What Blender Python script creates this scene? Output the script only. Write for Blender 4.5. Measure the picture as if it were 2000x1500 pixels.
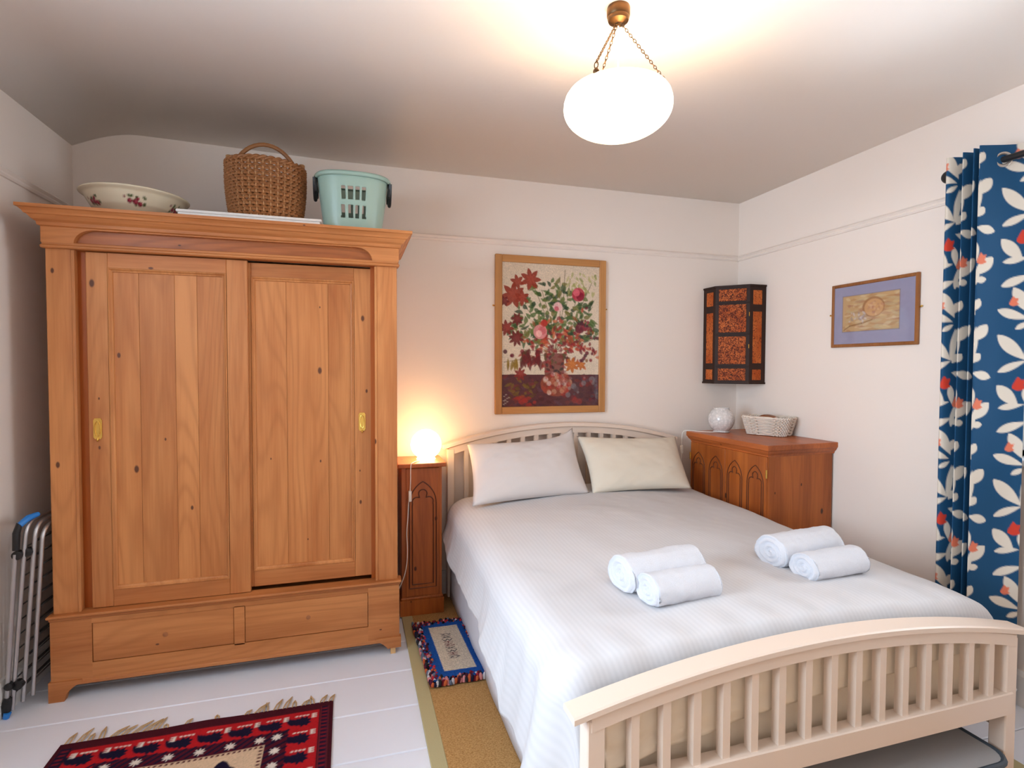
import bpy, bmesh, math, random
import numpy as np
from mathutils import Vector, Matrix, noise as mnoise
random.seed(7); np.random.seed(7)
PI = math.pi
scene = bpy.context.scene
COL = scene.collection
for o in list(bpy.data.objects): bpy.data.objects.remove(o)

# ------------------------------------------------------------------ camera
F_PX, YAW, PITCH, ROLL = 1056.17, 0.28737, 0.030726, 0.0035622
CAM = Vector((-2.5364, -3.1311, 1.3305))
fw = Vector((math.sin(YAW)*math.cos(PITCH), math.cos(YAW)*math.cos(PITCH), -math.sin(PITCH)))
rt = Vector((math.cos(YAW), -math.sin(YAW), 0)); up = rt.cross(fw)
r2 = rt*math.cos(ROLL)+up*math.sin(ROLL); u2 = -rt*math.sin(ROLL)+up*math.cos(ROLL)
cd = bpy.data.cameras.new('camera'); cam = bpy.data.objects.new('camera', cd); COL.objects.link(cam)
cd.sensor_width = 36; cd.lens = F_PX/2000*36; cd.clip_start = .02
m = Matrix.Identity(4)
for i in range(3): m[i][0], m[i][1], m[i][2], m[i][3] = r2[i], u2[i], -fw[i], CAM[i]
cam.matrix_world = m; scene.camera = cam

# ------------------------------------------------------------------ world, daylight, exposure
scene.view_settings.view_transform = 'Standard'; scene.view_settings.look = 'None'
scene.view_settings.gamma = 1; scene.view_settings.use_curve_mapping = False
scene.view_settings.exposure = 0.58
w = bpy.data.worlds.new('sky'); scene.world = w; w.use_nodes = True
w.node_tree.nodes['Background'].inputs[0].default_value = (.80, .90, 1, 1)
w.node_tree.nodes['Background'].inputs[1].default_value = 1.6
def area(name, loc, rot, sx, sy, power, col):
    l = bpy.data.lights.new(name, 'AREA'); l.shape = 'RECTANGLE'; l.size = sx; l.size_y = sy
    l.energy = power; l.color = col; o = bpy.data.objects.new(name, l); COL.objects.link(o)
    o.location = loc; o.rotation_euler = rot; return o
DAY = (.80, .90, 1.0)
area('daylight_right', (.19, -2.075, 1.515), (0, PI/2, 0), 1.10, .92, 24, DAY)
area('daylight_left', (-4.015, -2.20, 1.475), (0, -PI/2+.18, 0), 1.22, 1.26, 64, (.66, .83, 1.0))

# ------------------------------------------------------------------ dimensions
XL, XR, YB, YF, ZC = -3.825, 0.0, 0.0, -3.50, 2.45
ZRAIL = 2.0766

# ------------------------------------------------------------------ helpers
def S(r, g, b):
    f = lambda c: (c/255/12.92) if c/255 <= .04045 else ((c/255+.055)/1.055)**2.4
    return (f(r), f(g), f(b))
def c4(c): return (c[0], c[1], c[2], 1)
ORIGIN = {}
def link(o): COL.objects.link(o); return o
def thing(name, label, cat, loc, rotz=0, group=None, world=True):
    o = link(bpy.data.objects.new(name, None)); o.location = loc; o.rotation_euler = (0, 0, rotz)
    o.empty_display_size = .05
    o['label'] = label; o['category'] = cat
    if group: o['group'] = group
    ORIGIN[o.name] = Vector(loc) if world else Vector((0, 0, 0))
    return o
def root_of(o):
    while o.parent: o = o.parent
    return o
def finish(o, mat, parent, smooth):
    if mat: o.data.materials.append(mat)
    if smooth: 
        for p in o.data.polygons: p.use_smooth = True
        if smooth != 'all':
            try: o.data.set_sharp_from_angle(angle=math.radians(38))
            except Exception: pass
    if parent:
        off = ORIGIN.get(root_of(parent).name, Vector((0, 0, 0)))
        if off.length: o.data.transform(Matrix.Translation(-off))
        o.parent = parent
    return o
def obj(name, bm, mat, parent=None, smooth=True, label=None):
    me = bpy.data.meshes.new(name)
    bmesh.ops.recalc_face_normals(bm, faces=bm.faces[:])
    bm.to_mesh(me); bm.free()
    o = link(bpy.data.objects.new(name, me)); finish(o, mat, parent, smooth)
    if label: o['label'] = label
    return o
def solo(o, label, cat, group=None):      # a thing that is one mesh: origin at its base
    co = [v.co for v in o.data.vertices]
    b = Vector((sum(c.x for c in co)/len(co), sum(c.y for c in co)/len(co), min(c.z for c in co)))
    o.data.transform(Matrix.Translation(-b)); o.location = b
    o['label'] = label; o['category'] = cat
    if group: o['group'] = group
    return o
def struct(name, bm, mat, parent=None, smooth=False):
    o = obj(name, bm, mat, parent, smooth)
    if not parent: o['kind'] = 'structure'
    return o
def B(): return bmesh.new()
def box(bm, x0, x1, y0, y1, z0, z1, bev=0, seg=1):
    r = bmesh.ops.create_cube(bm, size=1)
    for v in r['verts']:
        v.co = Vector((x0+(v.co.x+.5)*(x1-x0), y0+(v.co.y+.5)*(y1-y0), z0+(v.co.z+.5)*(z1-z0)))
    if bev:
        es = list({e for v in r['verts'] for e in v.link_edges})
        bmesh.ops.bevel(bm, geom=es, offset=bev, segments=seg, affect='EDGES', profile=.5)
    return bm
def bx(*a, **k): return box(B(), *a, **k)
def prism(bm, pts, axis, a, b):           # polygon (2D) extruded along axis from a to b
    def P(p, t):
        return {'X': (t, p[0], p[1]), 'Y': (p[0], t, p[1]), 'Z': (p[0], p[1], t)}[axis]
    A = [bm.verts.new(P(p, a)) for p in pts]; Bv = [bm.verts.new(P(p, b)) for p in pts]
    n = len(pts)
    bm.faces.new(A); bm.faces.new(Bv[::-1])
    for i in range(n): bm.faces.new((A[i], A[(i+1) % n], Bv[(i+1) % n], Bv[i]))
    return bm
def tube(bm, pts, r, seg=8, closed=False, caps=True):
    pts = [Vector(p) for p in pts]; n = len(pts); rings = []
    rad = r if hasattr(r, '__len__') else [r]*n
    prev = None
    for i in range(n):
        a = pts[(i-1) % n] if (closed or i > 0) else pts[i]
        b = pts[(i+1) % n] if (closed or i < n-1) else pts[i]
        t = (b-a).normalized() if (b-a).length > 1e-9 else Vector((0, 0, 1))
        if prev is None:
            ref = Vector((0, 0, 1)) if abs(t.z) < .9 else Vector((1, 0, 0))
            nrm = t.cross(ref).normalized()
        else:
            nrm = (prev-t*prev.dot(t)); nrm = nrm.normalized() if nrm.length > 1e-6 else t.orthogonal().normalized()
        prev = nrm; bn = t.cross(nrm)
        rings.append([bm.verts.new(pts[i]+(nrm*math.cos(2*PI*k/seg)+bn*math.sin(2*PI*k/seg))*rad[i]) for k in range(seg)])
    m_ = n if closed else n-1
    for i in range(m_):
        A, Bq = rings[i], rings[(i+1) % n]
        for k in range(seg): bm.faces.new((A[k], A[(k+1) % seg], Bq[(k+1) % seg], Bq[k]))
    if caps and not closed: bm.faces.new(rings[0][::-1]); bm.faces.new(rings[-1])
    return bm
def lathe(bm, prof, c=(0, 0, 0), seg=48, sx=1, sy=1):
    rings = []
    for r, z in prof:
        if r < 1e-6: rings.append([bm.verts.new((c[0], c[1], c[2]+z))])
        else: rings.append([bm.verts.new((c[0]+sx*r*math.cos(2*PI*k/seg), c[1]+sy*r*math.sin(2*PI*k/seg), c[2]+z)) for k in range(seg)])
    for A, Bq in zip(rings, rings[1:]):
        for k in range(seg):
            a0, a1 = A[k % len(A)], A[(k+1) % len(A)]; b0, b1 = Bq[k % len(Bq)], Bq[(k+1) % len(Bq)]
            f = []
            for v in (a0, a1, b1, b0):
                if v not in f: f.append(v)
            if len(f) > 2: bm.faces.new(f)
    return bm
def grid_mesh(name, X, Y, Z, cols=None, mat=None, parent=None, smooth=True, mask=None, closed_u=False):
    ny, nx = X.shape
    co = np.stack([X, Y, Z], -1).reshape(-1, 3)
    faces = []
    for j in range(ny-1):
        for i in range(nx if closed_u else nx-1):
            if mask is not None and mask[j, i]: continue
            i2 = (i+1) % nx
            faces.append((j*nx+i, j*nx+i2, (j+1)*nx+i2, (j+1)*nx+i))
    me = bpy.data.meshes.new(name); me.from_pydata(co.tolist(), [], faces); me.update()
    if cols is not None:
        at = me.color_attributes.new('Col', 'FLOAT_COLOR', 'POINT')
        rgba = np.ones((len(co), 4), np.float32); rgba[:, :3] = cols.reshape(-1, 3)
        at.data.foreach_set('color', rgba.ravel())
    o = link(bpy.data.objects.new(name, me))
    return finish(o, mat, parent, 'all' if smooth else False)
def add_solid(o, t, off=-1):
    md = o.modifiers.new('thickness', 'SOLIDIFY'); md.thickness = t; md.offset = off; return o

# ------------------------------------------------------------------ materials
def newmat(name):
    mt = bpy.data.materials.new(name); mt.use_nodes = True
    nt = mt.node_tree; return mt, nt, nt.nodes['Principled BSDF']
def N(nt, t, **k):
    n = nt.nodes.new(t)
    for a, b in k.items():
        if a.startswith('i_'): n.inputs[int(a[2:]) if a[2:].isdigit() else a[2:].replace('_', ' ')].default_value = b
        else: setattr(n, a, b)
    return n
def ramp(nt, src, stops):
    r = N(nt, 'ShaderNodeValToRGB'); e = r.color_ramp.elements
    while len(e) < len(stops): e.new(.5)
    for el, (p, c) in zip(e, stops): el.position = p; el.color = c4(c) if len(c) == 3 else c
    nt.links.new(src, r.inputs[0]); return r
def coords(nt, scale, rnd=0.0):
    tc = N(nt, 'ShaderNodeTexCoord'); mp = N(nt, 'ShaderNodeMapping'); mp.inputs['Scale'].default_value = scale
    src = tc.outputs['Object']
    if rnd:
        oi = N(nt, 'ShaderNodeObjectInfo'); mu = N(nt, 'ShaderNodeVectorMath', operation='SCALE')
        mu.inputs[0].default_value = (rnd, rnd*.7, rnd*1.3); nt.links.new(oi.outputs['Random'], mu.inputs['Scale'])
        ad = N(nt, 'ShaderNodeVectorMath', operation='ADD'); nt.links.new(src, ad.inputs[0]); nt.links.new(mu.outputs[0], ad.inputs[1]); src = ad.outputs[0]
    nt.links.new(src, mp.inputs[0]); return mp.outputs[0]
def mixc(nt, fac, a, b, mode='MIX'):
    mx = N(nt, 'ShaderNodeMix', data_type='RGBA', blend_type=mode)
    for sock, v in ((0, fac), (6, a), (7, b)):
        if isinstance(v, (int, float)): mx.inputs[sock].default_value = v
        elif isinstance(v, tuple): mx.inputs[sock].default_value = c4(v)
        else: nt.links.new(v, mx.inputs[sock])
    return mx.outputs[2]
def math_(nt, op, a, b=None):
    n = N(nt, 'ShaderNodeMath', operation=op)
    for i, v in enumerate((a, b)):
        if v is None: continue
        if isinstance(v, (int, float)): n.inputs[i].default_value = v
        else: nt.links.new(v, n.inputs[i])
    return n.outputs[0]
def bump(nt, bs, h, strength=.2, dist=.01):
    b = N(nt, 'ShaderNodeBump'); b.inputs['Strength'].default_value = strength; b.inputs['Distance'].default_value = dist
    nt.links.new(h, b.inputs['Height']); nt.links.new(b.outputs[0], bs.inputs['Normal'])
def plain(name, col, rough=.5, metal=0, bump_scale=0, bump_str=.1, var=0, spec=.5, coat=0, dist=.002):
    mt, nt, bs = newmat(name)
    bs.inputs['Base Color'].default_value = c4(col); bs.inputs['Roughness'].default_value = rough
    bs.inputs['Metallic'].default_value = metal; bs.inputs['Specular IOR Level'].default_value = spec
    bs.inputs['Coat Weight'].default_value = coat
    if bump_scale or var:
        n = N(nt, 'ShaderNodeTexNoise'); n.inputs['Scale'].default_value = bump_scale or 3; n.inputs['Detail'].default_value = 4
        nt.links.new(coords(nt, (1, 1, 1)), n.inputs['Vector'])
        if bump_scale: bump(nt, bs, n.outputs[0], bump_str, dist)
        if var:
            n2 = N(nt, 'ShaderNodeTexNoise'); n2.inputs['Scale'].default_value = 2.3
            nt.links.new(coords(nt, (1, 1, 1)), n2.inputs['Vector'])
            nt.links.new(mixc(nt, n2.outputs[0], tuple(c*(1-var) for c in col), tuple(min(1, c*(1+var)) for c in col)), bs.inputs['Base Color'])
    return mt
def wood(name, light, dark, axis='Z', depth='Y', rough=.45, knots=.6, lines=.5, knotcol=None, scale=1.0, spec=.4):
    mt, nt, bs = newmat(name)
    def sc(al, ac, dp):
        return tuple((al if a == axis else dp if a == depth else ac)*scale for a in 'XYZ')
    n1 = N(nt, 'ShaderNodeTexNoise'); n1.inputs['Scale'].default_value = 1; n1.inputs['Detail'].default_value = 5
    nt.links.new(coords(nt, sc(.9, 9, 9), 23), n1.inputs['Vector'])
    n2 = N(nt, 'ShaderNodeTexNoise'); n2.inputs['Scale'].default_value = 1; n2.inputs['Detail'].default_value = 3
    nt.links.new(coords(nt, sc(5, 130, 130), 11), n2.inputs['Vector'])
    n3 = N(nt, 'ShaderNodeTexNoise'); n3.inputs['Scale'].default_value = 1; n3.inputs['Detail'].default_value = 1
    nt.links.new(coords(nt, sc(.55, 4.5, .5), 17), n3.inputs['Vector'])
    ln = math_(nt, 'SINE', math_(nt, 'MULTIPLY', n3.outputs[0], 120.0))
    ln = math_(nt, 'POWER', math_(nt, 'MULTIPLY', math_(nt, 'ADD', ln, 1.0), .5), 3.0)
    v = math_(nt, 'ADD', math_(nt, 'MULTIPLY', n1.outputs[0], .75), math_(nt, 'MULTIPLY', n2.outputs[0], .25))
    base = ramp(nt, v, [(.32, dark), (.62, light)]).outputs[0]
    base = mixc(nt, math_(nt, 'MULTIPLY', ln, lines*.45), base, tuple(c*.72 for c in dark))
    if knots:
        vo = N(nt, 'ShaderNodeTexVoronoi'); vo.inputs['Scale'].default_value = 1; vo.inputs['Randomness'].default_value = 1
        vo.voronoi_dimensions = '2D'
        sx_ = N(nt, 'ShaderNodeSeparateXYZ'); nt.links.new(coords(nt, sc(3.8, 7.0, 0), 31), sx_.inputs[0]); cx_ = N(nt, 'ShaderNodeCombineXYZ')
        ax2 = [a for a in 'XYZ' if a != depth]
        nt.links.new(sx_.outputs[ax2[0]], cx_.inputs[0]); nt.links.new(sx_.outputs[ax2[1]], cx_.inputs[1]); nt.links.new(cx_.outputs[0], vo.inputs['Vector'])
        sp = N(nt, 'ShaderNodeSeparateColor'); nt.links.new(vo.outputs['Color'], sp.inputs[0])
        keep = math_(nt, 'GREATER_THAN', sp.outputs[0], 1-knots)
        size = math_(nt, 'MULTIPLY', math_(nt, 'MULTIPLY', sp.outputs[1], sp.outputs[1]), .055)
        k = math_(nt, 'SUBTRACT', 1.0, math_(nt, 'DIVIDE', vo.outputs['Distance'], math_(nt, 'ADD', size, .022)))
        k = math_(nt, 'MULTIPLY', math_(nt, 'MAXIMUM', math_(nt, 'MULTIPLY', k, 2.2), 0.0), keep)
        k = math_(nt, 'MINIMUM', k, .92)
        base = mixc(nt, k, base, knotcol or tuple(c*.28 for c in dark))
    oi = N(nt, 'ShaderNodeObjectInfo')
    hs = N(nt, 'ShaderNodeHueSaturation'); nt.links.new(base, hs.inputs['Color'])
    nt.links.new(math_(nt, 'ADD', math_(nt, 'MULTIPLY', oi.outputs['Random'], .09), .955), hs.inputs['Value'])
    nt.links.new(hs.outputs[0], bs.inputs['Base Color'])
    bs.inputs['Roughness'].default_value = rough; bs.inputs['Specular IOR Level'].default_value = spec
    bump(nt, bs, n2.outputs[0], .12, .002)
    return mt
def attrmat(name, rough=.7, bscale=0, bstr=.2, coat=0, spec=.3, weave=None, dist=.002):
    mt, nt, bs = newmat(name)
    a = N(nt, 'ShaderNodeAttribute', attribute_name='Col')
    nt.links.new(a.outputs['Color'], bs.inputs['Base Color'])
    bs.inputs['Roughness'].default_value = rough; bs.inputs['Specular IOR Level'].default_value = spec
    bs.inputs['Coat Weight'].default_value = coat; bs.inputs['Coat Roughness'].default_value = .02
    if bscale:
        n = N(nt, 'ShaderNodeTexNoise'); n.inputs['Scale'].default_value = bscale
        nt.links.new(coords(nt, weave or (1, 1, 1)), n.inputs['Vector']); bump(nt, bs, n.outputs[0], bstr, dist)
    return mt
def emit(name, col, strength, spots=None):
    mt, nt, bs = newmat(name)
    bs.inputs['Base Color'].default_value = (.9, .88, .82, 1); bs.inputs['Roughness'].default_value = .3
    bs.inputs['Emission Color'].default_value = c4(col); bs.inputs['Emission Strength'].default_value = strength
    if spots:
        n = N(nt, 'ShaderNodeTexVoronoi' if spots[0] == 'v' else 'ShaderNodeTexNoise'); n.inputs['Scale'].default_value = spots[1]
        nt.links.new(coords(nt, (1, 1, 1)), n.inputs['Vector'])
        r = ramp(nt, n.outputs[0], spots[2]); nt.links.new(r.outputs[0], bs.inputs['Emission Color'])
    return mt

M = {}
M['wall'] = M['trimwall'] = plain('wall_paint', S(247, 233, 222), .85, bump_scale=35, bump_str=.08, spec=.2)
M['ceil'] = plain('ceiling_paint', S(252, 243, 235), .9, bump_scale=45, bump_str=.15, spec=.15, dist=.003)
M['trim'] = plain('white_trim', S(232, 228, 224), .5)
M['winframe'] = plain('window_white', S(240, 240, 240), .4)
M['board'] = plain('white_floorboard', S(238, 241, 252), .42, bump_scale=14, bump_str=.1, var=.05, dist=.003)
M['pine'] = wood('stripped_pine', S(210, 141, 84), S(178, 106, 55), 'Z', 'Y', .5, .35, .5, S(84, 45, 28))
M['pine_h'] = wood('stripped_pine_across', S(208, 136, 79), S(174, 102, 51), 'X', 'Y', .5, .2, .5, S(90, 48, 30))
M['pine_door'] = wood('stripped_pine_board', S(208, 138, 80), S(178, 104, 52), 'Z', 'Y', .5, .50, .6, S(80, 42, 28))
M['pine_dark'] = wood('dark_pine_frieze', S(182, 106, 56), S(134, 70, 34), 'X', 'Y', .4, .2, .8)
M['pine_jamb'] = wood('orange_pine', S(190, 100, 36), S(160, 78, 24), 'Z', 'Y', .4, .1, .3)
M['plug'] = plain('plugged_pine', S(166, 104, 62), .6, var=.3)
M['honey'] = wood('honey_pine', S(190, 104, 44), S(142, 70, 26), 'Z', 'Y', .35, .5, .5, S(60, 28, 14))
M['honey_top'] = wood('honey_pine_top', S(196, 106, 52), S(150, 74, 32), 'Y', 'Z', .35, .2, .5)
M['honey_side'] = wood('honey_pine_side', S(186, 102, 42), S(140, 68, 26), 'Z', 'X', .35, .45, .5, S(54, 26, 14))
M['honey_carve'] = plain('carved_groove_brown', S(96, 46, 20), .5)  # darker brown than the honey pine, for the beads tracing the carved arches
M['cream'] = plain('cream_painted_wood', S(236, 214, 196), .38, bump_scale=20, bump_str=.03)
M['brass'] = plain('polished_brass', S(226, 186, 96), .2, 1)
M['bronze'] = plain('antique_bronze', S(84, 64, 44), .45, 1)
M['black'] = plain('black_plastic', S(22, 22, 24), .4)
M['blackmetal'] = plain('black_metal', S(24, 24, 27), .45)
M['bluetip'] = plain('blue_plastic', S(40, 130, 215), .4)
M['alu'] = plain('aluminium_tube', S(190, 190, 192), .35, .9)
M['wire'] = plain('grey_wire', S(92, 90, 90), .45, .4)
M['towel'] = plain('white_terry', S(224, 223, 228), .95, bump_scale=420, bump_str=.9, spec=.1, dist=.003)
M['pillow1'] = plain('white_cotton', S(222, 213, 209), .85, bump_scale=12, bump_str=.12, spec=.15, dist=.01)
M['pillow2'] = plain('ivory_cotton', S(226, 214, 196), .85, bump_scale=12, bump_str=.12, spec=.15, dist=.01)
M['sheet'] = plain('white_valance', S(232, 232, 240), .85, spec=.15)
M['mattress'] = plain('mattress_ticking', S(236, 230, 220), .9, spec=.1)
M['cable'] = plain('white_flex', S(240, 232, 222), .5)
M['oakframe'] = wood('oak_frame', S(206, 148, 88), S(176, 116, 62), 'Z', 'Y', .4, 0, .2)
M['oakframe_h'] = wood('oak_frame_across', S(206, 148, 88), S(176, 116, 62), 'X', 'Y', .4, 0, .2)
M['brownframe'] = wood('brown_frame', S(168, 108, 60), S(130, 78, 38), 'Z', 'X', .35, 0, .2)
M['ebony'] = plain('dark_lacquer', S(52, 32, 24), .55, spec=.25, bump_scale=60, bump_str=.2, var=.2)
M['wicker'] = plain('brown_wicker', S(160, 104, 60), .55, var=.45)
M['wickerdark'] = plain('dark_wicker', S(196, 146, 98), .55, var=.25)
M['whitewicker'] = plain('whitewashed_wicker', S(232, 218, 204), .7, var=.06)
M['whitestake'] = plain('pale_wicker_stake', S(206, 186, 168), .7)
M['tub'] = plain('pale_green_plastic', S(160, 186, 172), .35)
M['binding'] = plain('olive_carpet_binding', S(186, 172, 128), .8, bump_scale=300, bump_str=.3)
M['bagtop'] = plain('grey_storage_fabric', S(176, 172, 170), .8, bump_scale=200, bump_str=.2)
M['bagside'] = plain('brown_storage_fabric', S(150, 112, 80), .8, bump_scale=200, bump_str=.2)
M['piping'] = plain('slate_piping', S(70, 80, 90), .6)
M['attr_cloth'] = attrmat('printed_cotton', .75, 500, .15)
M['attr_rug'] = attrmat('woven_wool', .95, 1, .7, spec=.1, weave=(420, 420, 420), dist=.004)
M['attr_art'] = attrmat('painting_under_glass', .7, 0, 0, coat=.7, spec=.1)
M['attr_enamel'] = attrmat('glazed_china', .18, 0, 0, spec=.5)
# sisal carpet
mt, nt, bs = newmat('sisal_carpet')
wv = N(nt, 'ShaderNodeTexNoise'); wv.inputs['Scale'].default_value = 1; wv.inputs['Detail'].default_value = 2
nt.links.new(coords(nt, (160, 260, 100)), wv.inputs['Vector'])
nt.links.new(ramp(nt, wv.outputs[0], [(.3, S(160, 116, 66)), (.7, S(204, 160, 104))]).outputs[0], bs.inputs['Base Color'])
bs.inputs['Roughness'].default_value = .95; bs.inputs['Specular IOR Level'].default_value = .1; bump(nt, bs, wv.outputs[0], .5, .004); M['sisal'] = mt
# satin stripe duvet: stripes run along the bed
mt, nt, bs = newmat('satin_stripe_cotton')
uvn = N(nt, 'ShaderNodeAttribute', attribute_name='Col'); sepc = N(nt, 'ShaderNodeSeparateColor'); nt.links.new(uvn.outputs['Color'], sepc.inputs[0])
st = math_(nt, 'SINE', math_(nt, 'MULTIPLY', sepc.outputs[0], 2*PI/.016*3.0))
sq = math_(nt, 'MULTIPLY', math_(nt, 'ADD', st, 1.0), .5)
nt.links.new(mixc(nt, sq, S(208, 205, 206), S(213, 210, 211)), bs.inputs['Base Color'])
nt.links.new(math_(nt, 'ADD', math_(nt, 'MULTIPLY', sq, -.08), .75), bs.inputs['Roughness'])
bs.inputs['Specular IOR Level'].default_value = .25; bump(nt, bs, sq, .03, .0004); M['duvet'] = mt
# thin window glass / clear glass
mt, nt, bs = newmat('window_glass'); out = nt.nodes['Material Output']
tr = N(nt, 'ShaderNodeBsdfTransparent'); gl = N(nt, 'ShaderNodeBsdfGlossy'); gl.inputs['Roughness'].default_value = .02
fr = N(nt, 'ShaderNodeFresnel'); mx = N(nt, 'ShaderNodeMixShader'); nt.links.new(fr.outputs[0], mx.inputs[0]); nt.links.new(tr.outputs[0], mx.inputs[1]); nt.links.new(gl.outputs[0], mx.inputs[2]); nt.links.new(mx.outputs[0], out.inputs[0]); M['glass'] = mt
# frosted flecked glass (unlit lamp)
mt, nt, bs = newmat('flecked_glass'); out = nt.nodes['Material Output']
vo = N(nt, 'ShaderNodeTexVoronoi'); vo.inputs['Scale'].default_value = 75; nt.links.new(coords(nt, (1, 1, 1)), vo.inputs['Vector'])
no = N(nt, 'ShaderNodeTexNoise'); no.inputs['Scale'].default_value = 30; nt.links.new(coords(nt, (1, 1, 1)), no.inputs['Vector'])
f = ramp(nt, math_(nt, 'ADD', vo.outputs['Distance'], math_(nt, 'MULTIPLY', no.outputs[0], .6)), [(.45, (.97, .97, .97)), (.95, (.72, .72, .72))])
bs.inputs['Base Color'].default_value = c4(S(240, 234, 230)); bs.inputs['Roughness'].default_value = .15
tr = N(nt, 'ShaderNodeBsdfTransparent'); mx = N(nt, 'ShaderNodeMixShader')
nt.links.new(f.outputs[0], mx.inputs[0]); nt.links.new(tr.outputs[0], mx.inputs[1]); nt.links.new(bs.outputs[0], mx.inputs[2]); nt.links.new(mx.outputs[0], out.inputs[0]); M['fleck'] = mt
# painted amber panels of the corner cabinet
def panelmat(name, dens):
    mt, nt, bs = newmat(name)
    a = N(nt, 'ShaderNodeTexNoise'); a.inputs['Scale'].default_value = 90; a.inputs['Detail'].default_value = 2; a.inputs['Distortion'].default_value = 1.5
    nt.links.new(coords(nt, (1, 1, 1), 5), a.inputs['Vector'])
    b = N(nt, 'ShaderNodeTexNoise'); b.inputs['Scale'].default_value = 9; nt.links.new(coords(nt, (1, 1, 1), 9), b.inputs['Vector'])
    base = ramp(nt, b.outputs[0], [(.3, S(172, 74, 24)), (.7, S(206, 112, 54))]).outputs[0]
    k = ramp(nt, a.outputs[0], [(.5-dens*.1, (1, 1, 1)), (.56-dens*.08, (0, 0, 0))]).outputs[0]
    nt.links.new(mixc(nt, k, base, S(92, 36, 18)), bs.inputs['Base Color']); bs.inputs['Roughness'].default_value = .6; bs.inputs['Specular IOR Level'].default_value = .2
    return mt
M['amber'] = panelmat('amber_scroll_panel', .25); M['amber_plain'] = panelmat('amber_panel', 1.3)
M['bowl_lit'] = emit('lit_alabaster', S(255, 230, 196), 3.0, ('n', 9, [(.35, S(228, 190, 128)), (.56, S(255, 238, 212))]))
M['globe_lit'] = emit('lit_mosaic_glass', S(255, 222, 165), 8.0, ('v', 60, [(.0, S(255, 240, 205)), (.7, S(255, 200, 120))]))

# ------------------------------------------------------------------ raster helper for flat print
class Canvas:
    def __init__(s, W, H, nx, ny, col):
        s.x, s.y = np.meshgrid(np.linspace(0, W, nx), np.linspace(0, H, ny)); s.W, s.H = W, H
        s.px = W/nx; s.c = np.ones(s.x.shape+(3,))*np.array(col)
    def put(s, d, col, a=1.0):      # d: signed distance (inside < 0)
        k = np.clip(.5-d/s.px, 0, 1)*a
        s.c = s.c*(1-k[..., None])+np.array(col)*k[..., None]
    def lens(s, x0, y0, x1, y1, w, col, a=1.0, bend=0):
        dx, dy = x1-x0, y1-y0; L = math.hypot(dx, dy) or 1e-6
        t = ((s.x-x0)*dx+(s.y-y0)*dy)/L/L; n = (-(s.x-x0)*dy+(s.y-y0)*dx)/L
        tt = np.clip(t, 0, 1); n = n-bend*L*4*tt*(1-tt)
        hw = w*.5*np.sin(PI*tt**.8)
        d = np.where((t < 0) | (t > 1), .5*L, np.abs(n)-hw); s.put(d, col, a)
    def disc(s, x, y, r, col, a=1.0, ry=None):
        ry = ry or r; d = (np.sqrt(((s.x-x)/r)**2+((s.y-y)/ry)**2)-1)*min(r, ry); s.put(d, col, a)
    def rect(s, x0, x1, y0, y1, col, a=1.0):
        d = np.maximum(np.maximum(x0-s.x, s.x-x1), np.maximum(y0-s.y, s.y-y1)); s.put(d, col, a)
    def star(s, x, y, r, n, depth, col, a=1.0, rot=0):
        th = np.arctan2(s.y-y, s.x-x)+rot; q = np.abs(((th*n/(2*PI)) % 1)-.5)*2
        d = np.hypot(s.x-x, s.y-y)-r*(1-depth*(1-q)); s.put(d, col, a)
    def line(s, pts, w, col, a=1.0):
        for (x0, y0), (x1, y1) in zip(pts, pts[1:]):
            dx, dy = x1-x0, y1-y0; L2 = dx*dx+dy*dy or 1e-9
            t = np.clip(((s.x-x0)*dx+(s.y-y0)*dy)/L2, 0, 1)
            s.put(np.hypot(s.x-x0-t*dx, s.y-y0-t*dy)-w/2, col, a)

# =================================================================== THE ROOM
fl = struct('floor', bx(XL-.1, XR+.1, YF-.1, YB+.1, -.08, -.02), M['board'])
y = .0-.248+.256*1
k = 0
while y > YF:
    y0 = max(y-.256, YF)
    bm = bx(XL, XR, y0+.0012, min(y, 0)-.0012, -.03, 0, bev=.0035)
    o = obj('floorboard', bm, M['board'], fl, False); y -= .256
# ceiling, coved down towards the left wall
def zc(x):
    d = x-XL
    if d < .30: return 2.39+.083*math.sin(min(1, d/.28)*PI/2)
    return 2.473-.023*min(1, (d-.30)/.9)
bm = B(); xs = [XL-.1]+[XL+i*.03 for i in range(12)]+[XL+.4+.2*i for i in range(17)]+[XR+.1]
for a, b in zip(xs, xs[1:]):
    za, zb = zc(max(a, XL)), zc(max(b, XL))
    vs = [bm.verts.new(p) for p in ((a, YF-.1, za), (b, YF-.1, zb), (b, YB+.1, zb), (a, YB+.1, za), (a, YF-.1, 2.6), (b, YF-.1, 2.6), (b, YB+.1, 2.6), (a, YB+.1, 2.6))]
    for q in ((0, 1, 2, 3), (4, 5, 6, 7), (0, 1, 5, 4), (2, 3, 7, 6)): bm.faces.new([vs[i] for i in q])
bmesh.ops.remove_doubles(bm, verts=bm.verts[:], dist=1e-5)
struct('ceiling', bm, M['ceil'], smooth='all')
struct('wall_back', bx(XL-.1, XR+.1, YB, YB+.1, -.03, 2.55), M['wall'])
struct('wall_front', bx(XL-.1, XR+.1, YF-.1, YF, -.03, 2.55), M['wall'])
WY0, WY1, WZ0, WZ1 = -2.55, -1.60, .95, 2.08
def holed(name, x0, x1, wy0, wy1, wz0, wz1):
    bm = B()
    box(bm, x0, x1, YF, wy0, -.03, 2.55); box(bm, x0, x1, wy1, YB, -.03, 2.55)
    box(bm, x0, x1, wy0, wy1, -.03, wz0); box(bm, x0, x1, wy0, wy1, wz1, 2.55)
    bmesh.ops.remove_doubles(bm, verts=bm.verts[:], dist=1e-5)
    return struct(name, bm, M['wall'])
holed('wall_right', 0, .2, WY0, WY1, WZ0, WZ1)
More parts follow.
